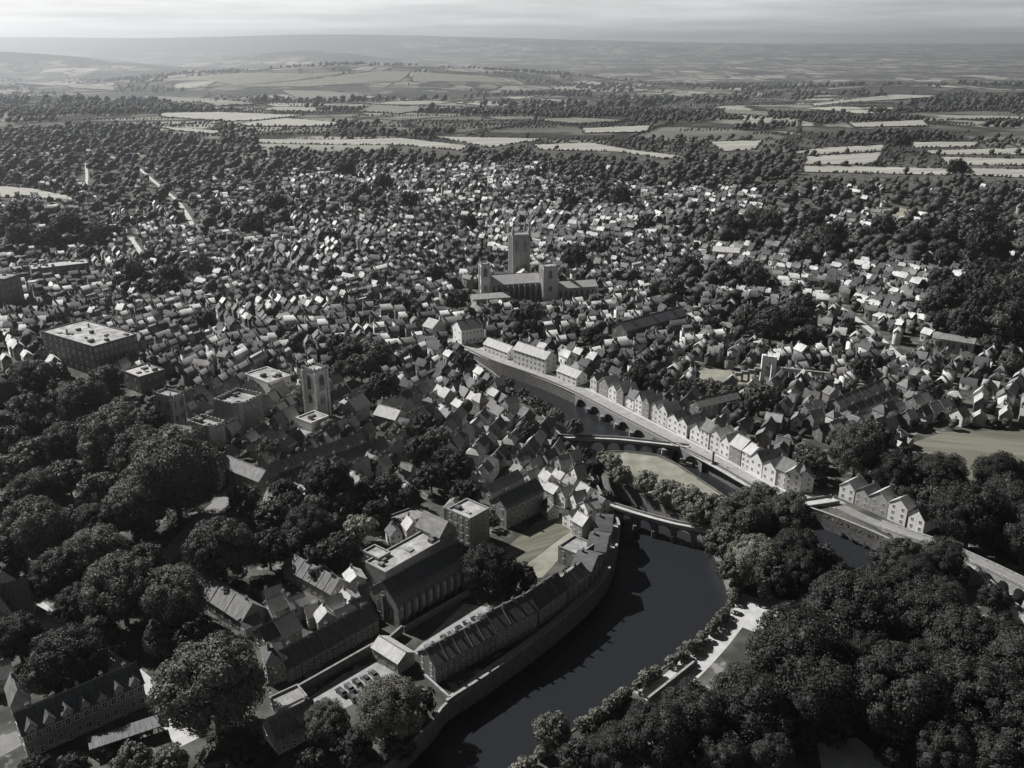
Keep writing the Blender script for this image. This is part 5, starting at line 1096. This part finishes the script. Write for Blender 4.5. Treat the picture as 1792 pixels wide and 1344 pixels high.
def mass(T, q, name, seed, leafk, lobes, fine):
    rg = np.random.default_rng(seed); n = len(T); IV, IF = (ICO2V, ICO2F) if fine else (ICOV, ICOF); nv_ = len(IV)
    base = np.column_stack([T[:, 0], T[:, 1], hgt(T[:, 0], T[:, 1])]); R_ = T[:, 2]; up = rg.uniform(.75, 1.05, n)
    VV = []; FFs = []; off = 0
    lc = []; lr = []
    for l in range(lobes):
        a = rg.uniform(0, 6.28) + 2.4 * l + rg.uniform(-.5, .5, n); rad = R_ * (rg.uniform(.25, .55, n) if lobes > 1 else rg.uniform(0, .1, n)) * (1 if l else .3); zz_ = R_ * up * (rg.uniform(.65, 1.05, n) if l else 1.25)
        c = base + np.column_stack([rad * np.cos(a), rad * np.sin(a), zz_]); r_ = R_ * (rg.uniform(.48, .68, n) if lobes > 1 else .92)
        if l == 0 and lobes > 1: r_ = R_ * rg.uniform(.6, .72, n)
        lc.append(c); lr.append(r_)
        dis = 1 + rg.normal(0, .10, (n, nv_)); dirs = IV[None] * np.array([1, 1, .9]); v = c[:, None, :] + dirs * (r_[:, None] * dis)[:, :, None]
        VV.append(v.reshape(-1, 3)); FFs.append((IF[None] + (np.arange(n) * nv_)[:, None, None]).reshape(-1, 3) + off); off += n * nv_
    V = np.vstack(VV); F = np.vstack(FFs)
    N_ = n * q; li = rg.integers(0, lobes, N_); ti = np.repeat(np.arange(n), q); LC = np.stack(lc)[li, ti]; LR = np.stack(lr)[li, ti]
    nv = rg.normal(0, 1, (N_, 3)); nv[:, 2] = np.abs(nv[:, 2]) - .3; nv /= np.linalg.norm(nv, axis=1)[:, None]; pos = LC + nv * (LR * rg.uniform(.9, 1.16, N_))[:, None]
    nn = nv + rg.normal(0, .5, (N_, 3)); nn /= np.linalg.norm(nn, axis=1)[:, None]; t = np.cross(nn, rg.normal(0, 1, (N_, 3))); t /= np.linalg.norm(t, axis=1)[:, None]; b_ = np.cross(nn, t); s_ = (np.repeat(R_, q) * leafk * rg.uniform(.6, 1.3, N_))[:, None]
    Q = np.stack([pos - t * s_, pos - b_ * s_ * .8, pos + t * s_, pos + b_ * s_ * .8], 1).reshape(-1, 3)
    qi = np.arange(4 * N_).reshape(-1, 4) + len(V); F = np.vstack([F, qi[:, :3], qi[:, [0, 2, 3]]]); return np.vstack([V, Q]), F
def build_mass(T, q, name, label, seed, leafk, lobes, fine):
    V, F = mass(T, q, name, seed, leafk, lobes, fine); print(name, len(T), len(F))
    me = np_mesh(name, V, F, ['far_leaves']); me.polygons.foreach_set('use_smooth', [True] * len(F)); tag(link(name, me), label, 'trees', kind='stuff')
dn = FT[:, 1]
build_mass(FT[dn < 800], 46, 'town_trees', 'many small trees and bushes between the houses of the town', 21, .15, 3, True)
build_mass(FT[(dn >= 800) & (dn < 1750)], 20, 'woodland', 'dark woods and garden trees around the far town', 22, .2, 3, False)
build_mass(FT[dn >= 1750], 8, 'hedgerow_trees', 'far hedgerow trees and copses between the fields', 23, .28, 2, False)
print('houses', len(HOUSES), 'rest', len(rest), 'trees', len(TREES), 'FT', len(FT))

# ------------------------------------------------------------------ labels for houses and trees
def side(px0, py0, lx, ly):
    dx_, dy_ = px0 - lx, py0 - ly
    return ('right of' if dx_ > 0 else 'left of') if abs(dx_) > abs(dy_) else ('below' if dy_ > 0 else 'above')
WN = {'stone': 'stone', 'brick': 'dark', 'pale_render': 'pale'}; RN = {'slate': 'dark roofed', 'worn_slate': 'grey roofed', 'pale_roof': 'bright roofed'}
ir = 0
nroad = sum(1 for h in HOUSES if h[1] == 'road')
bk = {}
for (o, k_, p) in HOUSES:
    if k_ == 'road':
        ir += 1; o['label'] = 'gabled house, %s from the left along the riverside road row' % ordn(ir - 1); continue
    ld = min(LAND, key=lambda q: (q[1] - p[0]) ** 2 + (q[2] - p[1]) ** 2); key = (ld[0], side(p[0], p[1], ld[1], ld[2]), WN[p[2]], RN[p[3]])
    bk.setdefault(key, []).append(((ld[1] - p[0]) ** 2 + (ld[2] - p[1]) ** 2, o))
for key, v in bk.items():
    v.sort(key=lambda q: q[0])
    for i, (_, o) in enumerate(v): o['label'] = '%s %s house, %s nearest %s the %s' % (key[2], key[3], ordn(i), key[1], key[0])
bk = {}
SZ = lambda r_: 'huge' if r_ > 80 else 'large' if r_ > 45 else 'medium' if r_ > 22 else 'small'
MN = {'leaves': 'round', 'dark_leaves': 'dark', 'pale_leaves': 'pale'}
for t in TREES:
    ld = min(LAND, key=lambda q: (q[1] - t[0]) ** 2 + (q[2] - t[1]) ** 2); nm = 'pointed tree' if t[7] else 'leafy tree'
    key = (ld[0], side(t[0], t[1], ld[1], ld[2]), SZ(t[8]), MN[t[6]], nm); bk.setdefault(key, []).append(((ld[1] - t[0]) ** 2 + (ld[2] - t[1]) ** 2, t[5]))
for key, v in bk.items():
    v.sort(key=lambda q: q[0])
    for i, (_, o) in enumerate(v): tag(o, '%s %s %s, %s nearest %s the %s' % (key[2], key[3], key[4], ordn(i), key[1], key[0]), 'tree', 'trees in and around the town')

# ------------------------------------------------------------------ haze: one closed box of even air round everything
hb = MB(); hb.box(-39000, 39000, -900, 41500, -310, 560); hz_ = hb.mesh('haze', [])
vm = bpy.data.materials.new('haze_air'); vm.use_nodes = True; vm.node_tree.nodes.clear()
vo_ = vm.node_tree.nodes.new('ShaderNodeOutputMaterial'); pv = vm.node_tree.nodes.new('ShaderNodeVolumePrincipled')
pv.inputs['Color'].default_value = (.92, .95, 1.0, 1); pv.inputs['Density'].default_value = HAZE_DENSITY; pv.inputs['Anisotropy'].default_value = 0.65
vm.node_tree.links.new(pv.outputs[0], vo_.inputs['Volume']); hz_.materials.append(vm)
tag(link('haze', hz_), 'pale haze in the air over the whole valley', 'haze', kind='stuff')
